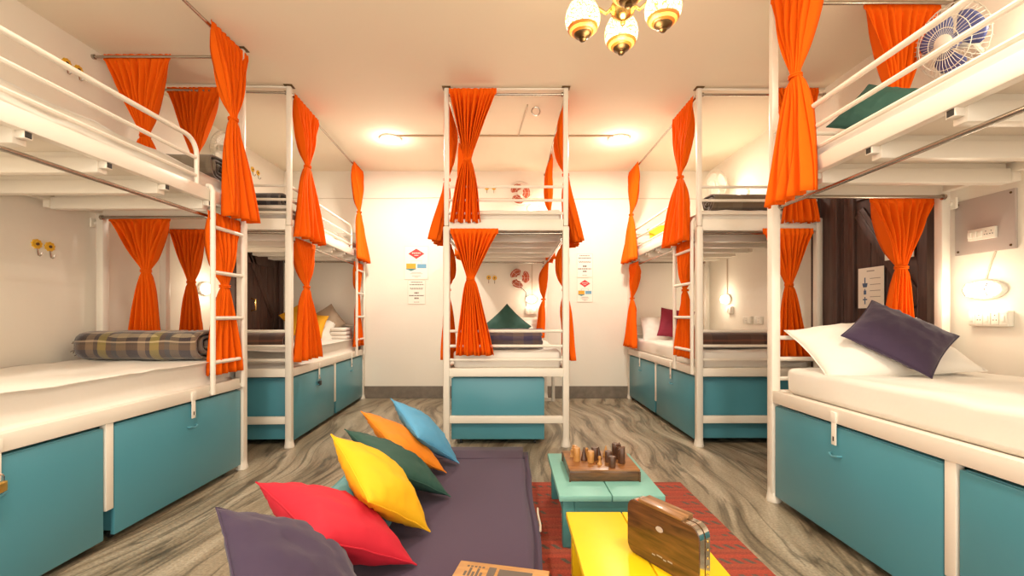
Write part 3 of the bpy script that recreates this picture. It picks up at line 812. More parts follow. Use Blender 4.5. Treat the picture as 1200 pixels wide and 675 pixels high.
# ------------------------------------------------------------------ blankets
def blanket(loc, rz, length, a, b, turns, mat, label, seed, fringe=False):
    """flattened roll: spiral section a x b (half sizes), length along x"""
    bm = bmesh.new(); n = int(turns * 22); sec = []
    th = min(a, b) / (turns + .6)
    for i in range(n + 1):
        q = 2 * PI * i / 22 - PI / 2
        f = i / n
        ra = a - (a * .92) * (1 - f) * 1.0; rb = b - (b * .92) * (1 - f)
        ca, sa = math.cos(q), math.sin(q)
        e = .62
        sec.append((math.copysign(abs(ca) ** e, ca) * ra, math.copysign(abs(sa) ** e, sa) * rb))
    K = 22; rows = []
    for k in range(K + 1):
        s = k / K - .5
        row = []
        for i, (y, z) in enumerate(sec):
            w = mnoise.noise(Vector((s * 5 + seed, y * 6, z * 6)))
            endw = .010 * math.sin(i * .55 + seed) * (abs(s) > .49)
            row.append(bm.verts.new((s * length + endw, y * (1 + .05 * w), z * (1 + .07 * w) + b)))
        rows.append(row)
    for A, B in zip(rows, rows[1:]):
        for i in range(n): bm.faces.new((A[i], A[i + 1], B[i + 1], B[i]))
    m = MB(); m.bm.free(); m.bm = bm
    o = m.build('blanket', mat, None, solid=th * .62, angle=0)
    o.location = loc; o.rotation_euler = (0, 0, rz)
    if fringe:
        g = MB(); rr = random.Random(seed)
        for k in range(34):
            q = rr.uniform(0, 2 * PI); y, z = math.cos(q) * a * .85, math.sin(q) * b * .75 + b
            g.path([(-length / 2 + .004, y, z), (-length / 2 - .018, y + rr.uniform(-.01, .01), z - .006), (-length / 2 - rr.uniform(.025, .045), y + rr.uniform(-.02, .02), max(.006, z - rr.uniform(.01, .03)))], [.004, .0035, .002], 5)
        g.build('fringe', mat, o)
    return tag(o, label, 'blanket', 'rolled blankets on the bunks')


blanket((-2.215, 2.755, .747), 0, .72, .155, .088, 3, M['plaid_tan'], 'tan, grey and plum plaid blanket on nearest left bunk', 3.3, True)
blanket((-2.12, 2.72, 1.846), .03, .66, .12, .075, 3, M['tweed'], 'olive rolled blanket on the upper deck of nearest left bunk', 5.1)
blanket(bl.w(.44, .26, .747), tilt, .66, .12, .066, 2, M['plaid_brown'], 'red brown blanket on the lower deck of far left bunk', 8.2)
blanket(bl.w(.42, .20, 1.846), tilt, .62, .12, .075, 2, M['plaid_grey'], 'charcoal plaid blanket on the upper deck of far left bunk', 9.9)
blanket((.035, 3.64, .747), 0, .46, .14, .082, 2, M['plaid_violet'], 'violet and brown plaid blanket on the middle bunk', 2.7)
blanket(br.w(.44, .24, .747), 0, .74, .12, .066, 2, M['plaid_brown'], 'red brown blanket on the lower deck of far right bunk', 4.6)
blanket(br.w(.52, .18, 1.846), 0, .74, .115, .072, 3, M['tweed'], 'olive rolled blanket on the upper deck of far right bunk', 7.4)

# ------------------------------------------------------------------ sitting corner
rug = MB().rbox((-.9, .35, .0), (1.03, 2.65, .008), .003).build('rug', M['rug'])
tag(rug, 'red woven rug under the two low tables', 'rug')

mb = MB(); t = bmesh.new(); bmesh.ops.create_cube(t, size=1)
mx0, mx1, my0, my1 = -.80, .125, .45, 3.0
for v in t.verts: v.co = Vector((mx0 + (mx1 - mx0) * (v.co.x + .5), my0 + (my1 - my0) * (v.co.y + .5), .012 + (MZ - .012) * (v.co.z + .5)))
bmesh.ops.bevel(t, geom=t.edges[:], offset=.035, segments=4, affect='EDGES')
bmesh.ops.subdivide_edges(t, edges=[e for e in t.edges if e.calc_length() > .3], cuts=26, use_grid_fill=True)
for v in t.verts:
    q = mnoise.noise(v.co * 4)
    if v.co.z > .06: v.co.z += q * .004
    if v.co.x > mx1 - .04: v.co.x += q * .012
mb.merge(t)
fm = tag(mb.build('floor_mattress', M['purple_bed'], None, angle=0), 'long floor mattress in a dark purple cover', 'mattress')
seamm = MB().path([(mx0 + .03, 2.73, MZ - .001), (mx1 - .03, 2.73, MZ - .001)], .0025, 6).build('seam', M['purple_bed'], fm)
MB().path([(mx1 + .006, 1.86, .10), (mx1 + .012, 1.94, .085), (mx1 + .006, 2.02, .10), (mx1 + .01, 2.1, .09)], .005, 6).build('fabric_tie', M['cable'], fm)['label'] = 'pale cord at the mattress edge'


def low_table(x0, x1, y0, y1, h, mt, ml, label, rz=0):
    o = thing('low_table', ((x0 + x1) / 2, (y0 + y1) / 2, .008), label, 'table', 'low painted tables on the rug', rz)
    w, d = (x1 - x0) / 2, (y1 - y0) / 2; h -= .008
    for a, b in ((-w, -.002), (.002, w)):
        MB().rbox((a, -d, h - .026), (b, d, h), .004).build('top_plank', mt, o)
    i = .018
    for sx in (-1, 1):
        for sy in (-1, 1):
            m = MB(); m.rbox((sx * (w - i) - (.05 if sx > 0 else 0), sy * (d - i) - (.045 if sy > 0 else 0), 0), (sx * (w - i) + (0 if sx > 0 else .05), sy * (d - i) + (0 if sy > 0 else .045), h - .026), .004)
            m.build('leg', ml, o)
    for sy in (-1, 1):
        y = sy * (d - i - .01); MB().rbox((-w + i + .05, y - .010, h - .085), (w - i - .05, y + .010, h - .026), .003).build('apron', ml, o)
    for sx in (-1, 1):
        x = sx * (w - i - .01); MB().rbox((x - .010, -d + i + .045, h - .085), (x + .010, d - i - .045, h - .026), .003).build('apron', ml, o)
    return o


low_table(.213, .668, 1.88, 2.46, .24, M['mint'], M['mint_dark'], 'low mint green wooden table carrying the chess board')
low_table(.222, .658, 1.10, 1.73, .24, M['yellow_paint'], M['yellow_paint'], 'low bright yellow wooden table in front of mint one')

# chess board box and pieces
cb = thing('chess_board', (.443, 2.185, .24), 'brown wooden chess board box on the mint table', 'chess board')
hw, hd_ = .162, .145
m = MB()
for a, b in (((-hw, -hd_, .002), (hw, -hd_ + .012, .05)), ((-hw, hd_ - .012, .002), (hw, hd_, .05)), ((-hw, -hd_ + .012, .002), (-hw + .012, hd_ - .012, .05)), ((hw - .012, -hd_ + .012, .002), (hw, hd_ - .012, .05))): m.rbox(a, b, .002)
m.build('box_side', M['walnut'], cb)
MB().rbox((-hw - .002, -hd_ - .002, .048), (hw + .002, hd_ + .002, .056), .002).build('board_top', M['board'], cb)
m = MB()
for sx in (-1, 1):
    for sy in (-1, 1): m.rbox((sx * hw - .004, sy * hd_ - .004, 0), (sx * hw + .004, sy * hd_ + .004, .047), .001)
m.build('corner_strip', M['walnut'], cb)
PZ = .297
zz = 7.107
pieces = [(255, 250, 135, 'cyl', 'maple', 'largest pale cylinder chess piece at the left corner of board'), (238, 205, 112, 'cap', 'maple', 'pale capped chess piece behind the largest pale cylinder'),
          (315, 243, 132, 'cone', 'ebony', 'dark cone chess piece right of the largest pale cylinder'), (372, 262, 165, 'cyl', 'maple', 'pale cylinder chess piece at the front middle of board'),
          (405, 240, 133, 'cyl', 'ebony', 'dark cylinder chess piece behind front middle pale one'), (438, 232, 130, 'cone', 'ebony', 'dark cone chess piece near the middle of board'),
          (446, 278, 205, 'pawn', 'maple', 'small pale pawn at the front middle of board'), (497, 212, 120, 'cone', 'maple', 'pale cone chess piece at the back of board'),
          (518, 258, 165, 'cyl', 'ebony', 'dark cylinder chess piece behind the front right one'), (550, 302, 210, 'cyl', 'ebony', 'dark cylinder chess piece nearest the front edge'),
          (575, 205, 100, 'cyl', 'ebony', 'tall dark cylinder chess piece at the back right'), (608, 232, 92, 'king', 'ebony', 'tallest dark chess piece with pointed finial'),
          (628, 268, 140, 'cyl', 'ebony', 'dark slant topped chess piece at right of board'), (215, 215, 150, 'pawn', 'maple', 'small pale pawn at far left of board'),
          (338, 215, 135, 'pawn', 'maple', 'small pale pawn behind the dark cone')]
for px, pb, pt, kind, mt, lab in pieces:
    b = on_z(640 + px / zz, 505 + pb / zz, PZ + .0)
    b.x = min(max(b.x, .443 - hw + .018), .443 + hw - .018); b.y = min(max(b.y, 2.185 - hd_ + .018), 2.185 + hd_ - .018)
    h = (pb - pt) / zz * b.y / F * .98
    m = MB(); r0 = .0165
    if kind == 'cyl':
        pr = [(r0 * .93, 0), (r0, .002), (r0, h - .002), (r0 * .92, h)]
    elif kind == 'cap':
        pr = [(r0, 0), (r0, h * .7), (r0 * .75, h * .78), (r0 * .8, h * .92), (.001, h)]
    elif kind == 'cone':
        pr = [(r0 * .95, 0), (r0, .002), (r0 * .9, h * .15), (.002, h)]
    elif kind == 'pawn':
        pr = [(r0 * .7, 0), (r0 * .7, h * .12), (r0 * .35, h * .4), (r0 * .35, h * .55), (r0 * .5, h * .75), (r0 * .45, h * .9), (.001, h)]
    else:
        pr = [(r0 * .95, 0), (r0 * .95, h * .72), (r0 * .5, h * .78), (r0 * .55, h * .86), (r0 * .25, h * .9), (.001, h)]
    o = m.lathe(pr, 18).build('chess_piece', M[mt])
    if kind == 'cyl' and pb == 268:
        for v in o.data.vertices:
            if v.co.z > h * .9: v.co.z += v.co.x * .5
    o.location = (b.x, b.y, PZ)
    tag(o, lab, 'chess piece', 'wooden chess pieces')

# wooden case standing on the yellow table
ang = math.atan2(-.22, .138)
cs = thing('wooden_game_case', (.39, 1.45, .241), 'upright walnut game case with chrome corners on yellow table', 'game case', None, ang)
LC, HC, TC = .262, .172, .052


def rrect(x0, x1, z0, z1, r, k=6):
    pts = []
    for cx, cz, q in ((x1 - r, z1 - r, 0), (x0 + r, z1 - r, PI / 2), (x0 + r, z0 + r, PI), (x1 - r, z0 + r, 1.5 * PI)):
        for i in range(k + 1):
            a = q + PI / 2 * i / k; pts.append((cx + r * math.cos(a), cz + r * math.sin(a)))
    return pts


UP = Matrix.Rotation(PI / 2, 4, 'X')          # prism z -> -y


def slab(mb, poly, y0, y1): return mb.prism(poly, -y1, -y0, UP)


m = MB(); slab(m, rrect(0, LC, 0, HC, .032), 0, .020); slab(m, rrect(0, LC, 0, HC, .032), TC - .020, TC); m.build('case_half', M['walnut'], cs)
m = MB(); slab(m, rrect(.003, LC - .003, .003, HC - .003, .030), .018, TC - .018); m.build('inner_rim', M['walnut_pale'], cs)
m = MB()
for xa, sgn in ((LC, 1), (0, -1)):
    arc = [(xa + sgn * .002, .03), (xa + sgn * .002, HC - .032)]
    cx, cz = xa - sgn * .032, HC - .032
    for i in range(9):
        a = PI / 2 * i / 8; arc.append((cx + sgn * .034 * math.cos(a), cz + .034 * math.sin(a)))
    arc.append((xa - sgn * .055, HC + .002))
    outer = arc; inner = [(x - sgn * .004 if z < HC - .02 else x, z if z < HC - .02 else z - .004) for x, z in arc]
    poly = outer + inner[::-1]
    for y0, y1 in ((.003, .0235), (.0285, TC - .003)):
        m = MB(); slab(m, poly, y0, y1); m.build('metal_edge', M['chrome'], cs)['label'] = 'chrome edge band'
m = MB()
for xa, sgn in ((LC + .003, 1), (-.003, -1)):
    for k in range(5):
        m = MB().lathe([(.004, 0), (.0035, .001), (.001, .0022)], 10, Matrix.Translation((xa, TC / 2 + .012, .035 + k * .024)) @ Matrix.Rotation(sgn * PI / 2, 4, 'Y')); m.build('rivet', M['brass'], cs)
m = MB().rbox((.045, -.002, HC + .001), (LC - .055, TC + .002, HC + .012), .003); m.build('top_strip', M['walnut_pale'], cs)
m = MB(); slab(m, [(.128 + .013 * math.cos(2 * PI * i / 20), .118 + .0085 * math.sin(2 * PI * i / 20)) for i in range(20)], -.0018, .001); m.build('badge', M['greypanel'], cs)['label'] = 'oval ivory badge'
m = MB()
for k, (x, w) in enumerate(((.10, .012), (.118, .02), (.142, .01), (.158, .016))): m.box((x, -.0006, .030 + .004 * (k % 2)), (x + w, .0005, .0335 + .004 * (k % 2)))
m.build('printed_line', M['pgrey'], cs)

# game box at the front edge of the floor mattress
gb = thing('game_box', (-.04, 1.36, MZ + .004), 'flat wooden game box with dark print at bottom edge', 'game box', None, math.radians(-12))
MB().rbox((-.15, -.11, 0), (.15, .11, .036), .003).build('box_body', M['walnut_pale'], gb)
MB().rbox((-.152, -.112, .03), (.152, .112, .048), .003).build('lid', M['maple'], gb)
m = MB()
for a, b in (((-.045, .005), (-.02, .09)), ((-.010, .03), (.10, .085))): m.box((a[0], a[1], .048), (b[0], b[1], .0486))
for k in range(5): m.box((-.12 + k * .013, .03, .048), (-.112 + k * .013, .055 + .02 * (k % 2), .0486)); m.box((-.12 + k * .013, .08, .048), (-.112 + k * .013, .088, .0486))
m.build('printed_mark', M['pdark'], gb)


# ------------------------------------------------------------------ wall things
def fan(c, nrm, wallp, rad, blade_mat, label, nb=3, wires=44):
    nrm = Vector(nrm).normalized(); c = Vector(c); fm_ = frame_of(c, nrm, (0, 0, 1) if abs(nrm.z) < .9 else (1, 0, 0))
    o = thing('wall_fan', (0, 0, 0), label, 'fan', 'wall fans over the bunks', mat=fm_)
    inv = fm_.inverted()
    m = MB()
    for z, k in ((.035, 1.0), (.045, .72), (.05, .42), (-.035, 1.0), (-.05, .6)):
        m.path([(rad * k * math.cos(2 * PI * i / 32), rad * k * math.sin(2 * PI * i / 32), z if k < 1 else 0) for i in range(32)], .0032 if k == 1 else .0018, 5, closed=True)
    for i in range(wires):
        q = 2 * PI * i / wires; cq, sq = math.cos(q), math.sin(q)
        m.path([(rad * .24 * cq, rad * .24 * sq, .052), (rad * .6 * cq, rad * .6 * sq, .049), (rad * .9 * cq, rad * .9 * sq, .034), (rad * cq, rad * sq, 0)], .0011, 4)
        if i % 2 == 0: m.path([(rad * .3 * cq, rad * .3 * sq, -.055), (rad * .9 * cq, rad * .9 * sq, -.034), (rad * cq, rad * sq, 0)], .0011, 4)
    m.build('guard', M['plastic'], o)
    MB().lathe([(.001, .062), (rad * .2, .060), (rad * .25, .052), (rad * .25, .048)], 24).build('centre_cap', M['plastic'], o)
    MB().lathe([(.0, .03), (rad * .18, .026), (rad * .2, .0), (rad * .2, -.02), (0, -.02)], 20).build('hub', blade_mat, o)
    for b in range(nb):
        bm = bmesh.new(); q0 = 2 * PI * b / nb + .5; A = []
        for i in range(9):
            f = i / 8; rr_ = rad * (.18 + .68 * f); wd = (.6 + .62 * math.sin(PI * min(1, f * .62 + .12))) * (1 if f < .85 else 1 - (f - .85) * 2.6)
            row = []
            for j in range(7):
                g = j / 6 - .5; a = q0 + g * wd * 1.35 + .25 * f
                row.append(bm.verts.new((rr_ * math.cos(a), rr_ * math.sin(a), g * .030)))
            A.append(row)
        for r1, r2 in zip(A, A[1:]):
            for j in range(6): bm.faces.new((r1[j], r1[j + 1], r2[j + 1], r2[j]))
        mm = MB(); mm.bm.free(); mm.bm = bm; mm.build('blade', blade_mat, o, solid=.002, angle=0)
    MB().lathe([(0, -.11), (rad * .22, -.108), (rad * .28, -.09), (rad * .28, -.06), (rad * .2, -.05), (0, -.05)], 20).build('motor_housing', M['plastic'], o)
    w = inv @ Vector(wallp)
    mm = MB().path([(0, 0, -.09), (0, 0, -.10), ((w * .5).x, (w * .5).y, -.13), tuple(w)], .012, 8)
    mm.build('arm', M['plastic'], o)
    return o


fan((2.25, 2.235, 2.405), (-1, -.05, -.30), (XR - .004, 2.26, 2.36), .175, M['fan_blue'], 'white caged fan with blue blades on the right wall')
fan((.120, 5.24, 1.456), (0, -1, -.06), (.12, YB - .004, 1.44), .138, M['fan_red'], 'small fan with orange blades above green cushion, lower deck', wires=8)
fan((.127, 5.24, 2.466), (0, -1, -.12), (.127, YB - .004, 2.44), .14, M['fan_red'], 'small fan with orange blades over the upper deck, far wall', wires=8)
fan((2.27, 4.83, 2.46), (-1, -.3, -.25), (XR - .004, 4.86, 2.42), .15, M['plastic'], 'white fan on right wall above the olive blanket')
fan((-2.58, 4.03, 2.53), (1, -.35, -.25), (XL + .004, 4.06, 2.50), .17, M['plastic'], 'white fan on left wall above the far left bunk')


def lamp(p, nrm, along, L, Hh, label):
    """bulkhead lamp: base, lit glass dome and wire guard"""
    m4 = frame_of(p, nrm, along)
    o = thing('bulkhead_lamp', (0, 0, 0), label, 'lamp', 'lit bulkhead wall lamps', mat=m4)
    S = Matrix.Diagonal((L / 2, Hh / 2, 1, 1))
    MB().lathe([(1.0, 0), (1.0, .016), (.93, .022), (.0, .022)], 28, S).build('lamp_base', M['plastic'], o)
    MB().lathe([(.84, .02), (.82, .04), (.7, .058), (.4, .07), (0, .074)], 28, S).build('glass', M['lampglass'], o)['label'] = 'lit frosted glass'
    m = MB()
    for k in (-.55, 0, .55):
        x = k * L / 2; hy = Hh / 2 * .9 * math.sqrt(1 - k * k)
        m.path([(x, -hy, .018), (x, -hy * .8, .056), (x, 0, .080 - .016 * abs(k)), (x, hy * .8, .056), (x, hy, .018)], .003, 6)
    m.path([(-L / 2 * .9, 0, .018), (-L / 2 * .6, 0, .066), (0, 0, .080), (L / 2 * .6, 0, .066), (L / 2 * .9, 0, .018)], .003, 6)
    m.build('wire_guard', M['chrome'], o)
    return o


lamp((XR - .001, 2.245, 1.143), (-1, 0, 0), (0, 1, 0), .19, .10, 'lit oval lamp on right wall below the grey panel')
lamp((XR - .001, 4.90, 1.19), (-1, 0, 0), (0, 1, 0), .17, .12, 'lit lamp on right wall beside the far right bunk')
lamp((.265, YB - .001, 1.205), (0, -1, 0), (1, 0, 0), .15, .10, 'lit lamp on far wall above middle bunk pillow')
lamp((.29, YB - .001, 2.31), (0, -1, 0), (1, 0, 0), .15, .10, 'lit lamp on far wall over the upper middle deck')
lamp((XR - .001, 4.55, 2.27), (-1, 0, 0), (0, 1, 0), .17, .10, 'lit lamp on right wall over the upper far right deck')
lamp((XL + .001, 3.95, 1.25), (1, 0, 0), (0, 1, 0), .17, .12, 'lit lamp on left wall behind the curtain of far left bunk')
lamp((XL + .001, 1.15, 1.17), (1, 0, 0), (0, 1, 0), .19, .10, 'added unseen lamp on left wall at the near end of nearest left bunk')  # lamp added out of view to light the left wall
lamp((XR - .001, 1.92, 2.30), (-1, 0, 0), (0, 1, 0), .19, .10, 'lit lamp on right wall beside the blue fan')


def socket_board(p, nrm, along, L, Hh, n, label, name='switch_board'):
    m4 = frame_of(p, nrm, along)
    o = thing(name, (0, 0, 0), label, 'switch board', 'ivory switch boards', mat=m4)
    MB().rbox((-L / 2, -Hh / 2, 0), (L / 2, Hh / 2, .03), .004).build('board_box', M['plastic'], o)
    st = L / n
    for i in range(n):
        x = -L / 2 + st * (i + .5)
        f = MB().rbox((x - st * .42, -Hh * .38, .03), (x + st * .42, Hh * .38, .034), .001).build('switch', M['plastic'], o)
        if i % 2 == 1:
            m = MB()
            for a, b in ((0, .2), (-.18, -.1), (.18, -.1)): m.lathe([(.0028, .0335), (.0028, .0345), (0, .0345)], 8, Matrix.Translation((x + a * st, b * Hh, 0)))
            m.build('socket_hole', M['black'], f)
        else:
            MB().rbox((x - st * .2, -Hh * .2, .034), (x + st * .2, Hh * .2, .038), .0012).build('rocker', M['paper'], f)
    return o


socket_board((XR - .001, 2.215, .997), (-1, 0, 0), (0, -1, 0), .185, .078, 5, 'ivory switch board below the lit oval lamp, right wall')
socket_board((XR - .001, 2.26, 2.285), (-1, 0, 0), (0, -1, 0), .20, .07, 5, 'ivory socket board under the blue fan, right wall')
socket_board((XR - .001, 4.47, .965), (-1, 0, 0), (0, -1, 0), .15, .075, 3, 'ivory switch plate on right wall nearer the lamp, far right bunk')
socket_board((XR - .001, 4.27, .965), (-1, 0, 0), (0, -1, 0), .10, .075, 2, 'smaller ivory switch plate on right wall beside the larger plate')
socket_board((.262, YB - .001, 1.065), (0, -1, 0), (1, 0, 0), .135, .085, 3, 'ivory switch board below the lamp of the middle bunk')
socket_board((XR - .001, 4.83, 1.07), (-1, 0, 0), (0, -1, 0), .10, .08, 2, 'small ivory switch board under the far right lamp')
gp = thing('electric_panel', (XR - .001, 2.25, 1.48), 'mauve grey square panel with switch strip on right wall', 'electric panel')
MB().rbox((-.014, -.142, -.145), (0, .142, .145), .002).build('panel_plate', M['greypanel'], gp)
m = MB().rbox((-.03, -.068, -.080), (-.014, .062, -.022), .003); sw = m.build('switch_strip', M['plastic'], gp)
for i in range(5):
    y = .049 - i * .0255
    if i < 3: MB().rbox((-.035, y - .009, -.066), (-.03, y + .009, -.036), .0015).build('rocker', M['paper'], sw)
    else:
        m = MB()
        for a, b in ((0, .009), (-.006, -.006), (.006, -.006)): m.lathe([(.0022, 0), (.0022, .002), (0, .002)], 8, Matrix.Translation((-.03, y + a, -.051 + b)) @ Matrix.Rotation(-PI / 2, 4, 'Y'))
        m.build('socket_hole', M['black'], sw)
for sy in (-1, 1):
    for sz in (-1, 1):
        MB().lathe([(.006, 0), (.005, .003), (0, .0035)], 10, Matrix.Translation((-.014, sy * .125, sz * .127)) @ Matrix.Rotation(-PI / 2, 4, 'Y')).build('screw', M['bronze'], gp)


def hook(p, nrm, label):
    m4 = frame_of(p, nrm, (0, 0, 1))
    o = thing('wall_hook', (0, 0, 0), label, 'hook', 'yellow flower wall hooks', mat=m4)
    m = MB(); k = 8
    pts = [((.027 + .0022 * math.cos(9 * q)) * math.cos(q) + .012, (.027 + .0022 * math.cos(9 * q)) * math.sin(q)) for q in [2 * PI * i / 48 for i in range(48)]]
    m.prism(pts, 0, .008); m.build('flower_plate', M['hook_yellow'], o)
    MB().lathe([(.009, .008), (.008, .012), (0, .013)], 14, Matrix.Translation((.012, 0, 0))).build('flower_centre', M['ebony'], o)
    MB().path([(-.008, 0, .004), (-.030, 0, .008), (-.052, 0, .012), (-.058, 0, .022), (-.050, 0, .032), (-.038, 0, .034)], .0035, 6).build('hook_arm', M['steel'], o)


for (p, n_, lab) in [((XL + .0005, 2.553, 1.415), (1, 0, 0), 'yellow flower hook on left wall under the bunk, nearer of pair'), ((XL + .0005, 2.625, 1.410), (1, 0, 0), 'yellow flower hook on left wall under the bunk, farther of pair'),
                     ((XL + .0005, 2.725, 2.565), (1, 0, 0), 'yellow flower hook high on left wall, nearer of upper pair'), ((XL + .0005, 2.80, 2.565), (1, 0, 0), 'yellow flower hook high on left wall, farther of upper pair'),
                     ((XL + .0005, 4.70, 2.56), (1, 0, 0), 'yellow hook high on left wall over the far left bunk, nearer'), ((XL + .0005, 4.80, 2.555), (1, 0, 0), 'yellow hook high on left wall over the far left bunk, farther'),
                     ((-.252, YB - .0005, 1.46), (0, -1, 0), 'yellow hook on far wall left of lower fan, left of pair'), ((-.180, YB - .0005, 1.455), (0, -1, 0), 'yellow hook on far wall left of lower fan, right of pair'),
                     ((-.275, YB - .0005, 2.555), (0, -1, 0), 'yellow hook on far wall left of upper fan, left of pair'), ((-.190, YB - .0005, 2.555), (0, -1, 0), 'yellow hook on far wall left of upper fan, right of pair')]:
    hook(p, n_, lab)


def poster(x0, x1, y0, y1, kind, label, name='poster'):
    """paper notice on the far wall; extents in frame pixels on that wall"""
    A, B = at(x0, y1, YB), at(x1, y0, YB)
    w, h = B.x - A.x, B.z - A.z
    o = thing(name, ((A.x + B.x) / 2, YB, A.z), label, 'poster', 'paper notices on the far wall')
    MB().box((-w / 2, -.005, 0), (w / 2, 0, h)).build('sheet', M['paper'], o, smooth=False)
    y = -.0062

    def rc(nm, cx, cz, a, b, mt): return MB().box((cx - a, y, cz - b), (cx + a, -.0049, cz + b)).build(nm, M[mt], o, smooth=False)
    m = MB()
    for a, b in (((-w / 2, 0), (w / 2, .003)), ((-w / 2, h - .003), (w / 2, h)), ((-w / 2, .003), (-w / 2 + .003, h - .003)), ((w / 2 - .003, .003), (w / 2, h - .003))): m.box((a[0], -.0055, a[1]), (b[0], -.0049, b[1]))
    m.build('border', M['cable'], o, smooth=False)
    if kind == 'sign':
        f = .74 if h > w * 1.2 else .70
        hw_, hh_ = w * .34, h * .155
        d = MB().prism([(-hw_, 0), (0, -hh_), (hw_, 0), (0, hh_)], 0, .0014, Matrix.Translation((0, -.0049, h * .77)) @ Matrix.Rotation(PI / 2, 4, 'X')).build('red_diamond', M['pred'], o, smooth=False)
        m = MB()
        for k in range(6): m.box((-hw_ * .52 + k * hw_ * .18, -.0070, h * .775), (-hw_ * .40 + k * hw_ * .18, -.0062, h * .805))
        m.box((-hw_ * .25, -.0070, h * .715), (hw_ * .25, -.0062, h * .73)); m.build('white_lettering', M['paper'], d, smooth=False)
        b1 = rc('orange_block', -w * .22, h * .40, w * .2, h * .075, 'porange'); b2 = rc('blue_block', w * .23, h * .40, w * .19, h * .065, 'pblue')
        MB().prism([(-w * .44, h * .31), (-w * .22, h * .25), (w * 0, h * .31), (-w * .02, h * .335), (-w * .42, h * .335)], 0, .0012, Matrix.Translation((0, -.0049, 0)) @ Matrix.Rotation(PI / 2, 4, 'X')).build('green_chevron', M['mint_dark'], o, smooth=False)
        m = MB()
        for k in (-1, 1): m.box((k * w * .22 - .002, y, h * .48), (k * w * .22 + .002, -.0049, h * .53))
        m.box((-w * .25, y, h * .555), (w * .25, -.0049, h * .562))
        for k, (a, z) in enumerate(((.2, .2), (.26, .165), (.18, .10), (.08, .06))): m.box((-w * a, y, h * z), (w * a, -.0049, h * z + .005))
        m.build('printed_text', M['pgrey'], o, smooth=False)
    else:
        m = MB(); rr = random.Random(3)
        for z, a, t in ((.90, .32, .010), (.80, .40, .010), (.66, .38, .006), (.62, .36, .006), (.44, .12, .018), (.34, .42, .012), (.22, .12, .018), (.08, .15, .005)):
            x = -w * a
            while x < w * a:
                l = rr.uniform(.008, .022); m.box((x, y, h * z), (min(x + l, w * a), -.0049, h * z + t)); x += l + .005
        m.build('printed_text', M['pdark'], o, smooth=False)
    return o


poster(474, 502, 288.5, 327.5, 'sign', 'larger poster with red diamond left of the middle bunk')
poster(478, 498.5, 328.5, 356.5, 'text', 'small text notice below the larger red diamond poster')
poster(676, 694.5, 297.5, 325, 'text', 'small text notice right of the middle bunk')
poster(676, 694.5, 325.8, 354, 'sign', 'small poster with red diamond right of the middle bunk')


def door_notice(yc, z0, z1, w, label, icons):
    o = thing('door_notice', (XR - .046, yc, z0), label, 'notice', 'paper notices on the right door')
    h = z1 - z0
    MB().box((-.003, -w / 2, 0), (0, w / 2, h)).build('sheet', M['paper'], o, smooth=False)
    m = MB()
    if icons:
        m.box((-.004, -.03, h * .90), (-.0029, .03, h * .925))
        for k in range(4): m.box((-.004, -w * .38, h * (.72 - k * .15)), (-.0029, w * .02, h * (.735 - k * .15)))
        m.build('printed_text', M['pgrey'], o, smooth=False)
        m = MB(); y = w * .22
        m.prism([(y - .022, h * .62), (y + .022, h * .62), (y + .015, h * .52), (y - .015, h * .52)], 0, .001, Matrix.Translation((-.0029, 0, 0)) @ Matrix(((0, 0, -1, 0), (1, 0, 0, 0), (0, 1, 0, 0), (0, 0, 0, 1))))
        m.box((-.004, y - .004, h * .62), (-.0029, y + .004, h * .76))
        m.box((-.004, y - .010, h * .34), (-.0029, y + .010, h * .44)); m.box((-.004, y - .003, h * .44), (-.0029, y + .003, h * .48))
        m.box((-.004, y - .018, h * .20), (-.0029, y + .018, h * .23)); m.box((-.004, y - .004, h * .10), (-.0029, y + .004, h * .28))
        m.build('icon', M['pnavy'], o, smooth=False)
    else:
        for k in range(9): m.box((-.004, -w * .40, h * (.88 - k * .09)), (-.0029, w * (.4 - .1 * (k % 3)), h * (.893 - k * .09)))
        m.build('printed_text', M['pgrey'], o, smooth=False)


door_notice(2.91, 1.06, 1.33, .205, 'white notice with blue icons low on the right door', True)
door_notice(2.70, 1.36, 1.64, .20, 'white notice behind the orange curtain on the right door', False)


def run(name, pts, r, mat, label, cat):
    return tag(MB().path(pts, r, 8).build(name, mat), label, cat)


run('wall_cable', [(XL + .01, YB - .004, 2.44), (-1.6, YB - .004, 2.435), (-.9, YB - .004, 2.445), (.6, YB - .004, 2.43), (1.6, YB - .004, 2.435), (XR - .01, YB - .004, 2.43)], .0035, M['cable'], 'thin cable running along the far wall', 'cable')
run('ceiling_conduit', [(-1.10, 4.29, ZC - .008), (1.16, 4.29, ZC - .008)], .008, M['conduit'], 'tan conduit on ceiling joining the two downlights', 'conduit')
run('ceiling_pipe', [(.15, 3.66, ZC - .008), (.09, 4.275, ZC - .008)], .007, M['cable'], 'short cream conduit on ceiling inside the middle bunk', 'conduit')
run('wall_conduit', [(.275, YB - .008, 1.26), (.275, YB - .008, 1.63)], .007, M['cable'], 'cream conduit rising from the middle bunk lamp', 'conduit')
run('wall_conduit', [(XR - .008, 4.91, 1.255), (XR - .008, 4.91, 1.64)], .007, M['cable'], 'cream conduit rising from the far right lamp', 'conduit')
run('wall_cable', [(XR - .005, 2.20, 1.334), (XR - .005, 2.225, 1.27), (XR - .005, 2.245, 1.20)], .004, M['cable'], 'short cable from the grey panel to the lamp', 'cable')
run('wall_cable', [(.10, YB - .12, 1.36), (.165, YB - .03, 1.33), (.20, YB - .006, 1.29), (.20, YB - .006, 1.12)], .0035, M['black'], 'black cable dangling from the lower fan', 'cable')
hk = MB().path([(.222 + .035 * math.cos(2 * PI * i / 20), 3.70, ZC - .04 + .035 * math.sin(2 * PI * i / 20)) for i in range(20)], .005, 8, closed=True).build('ceiling_hook', M['steel'])
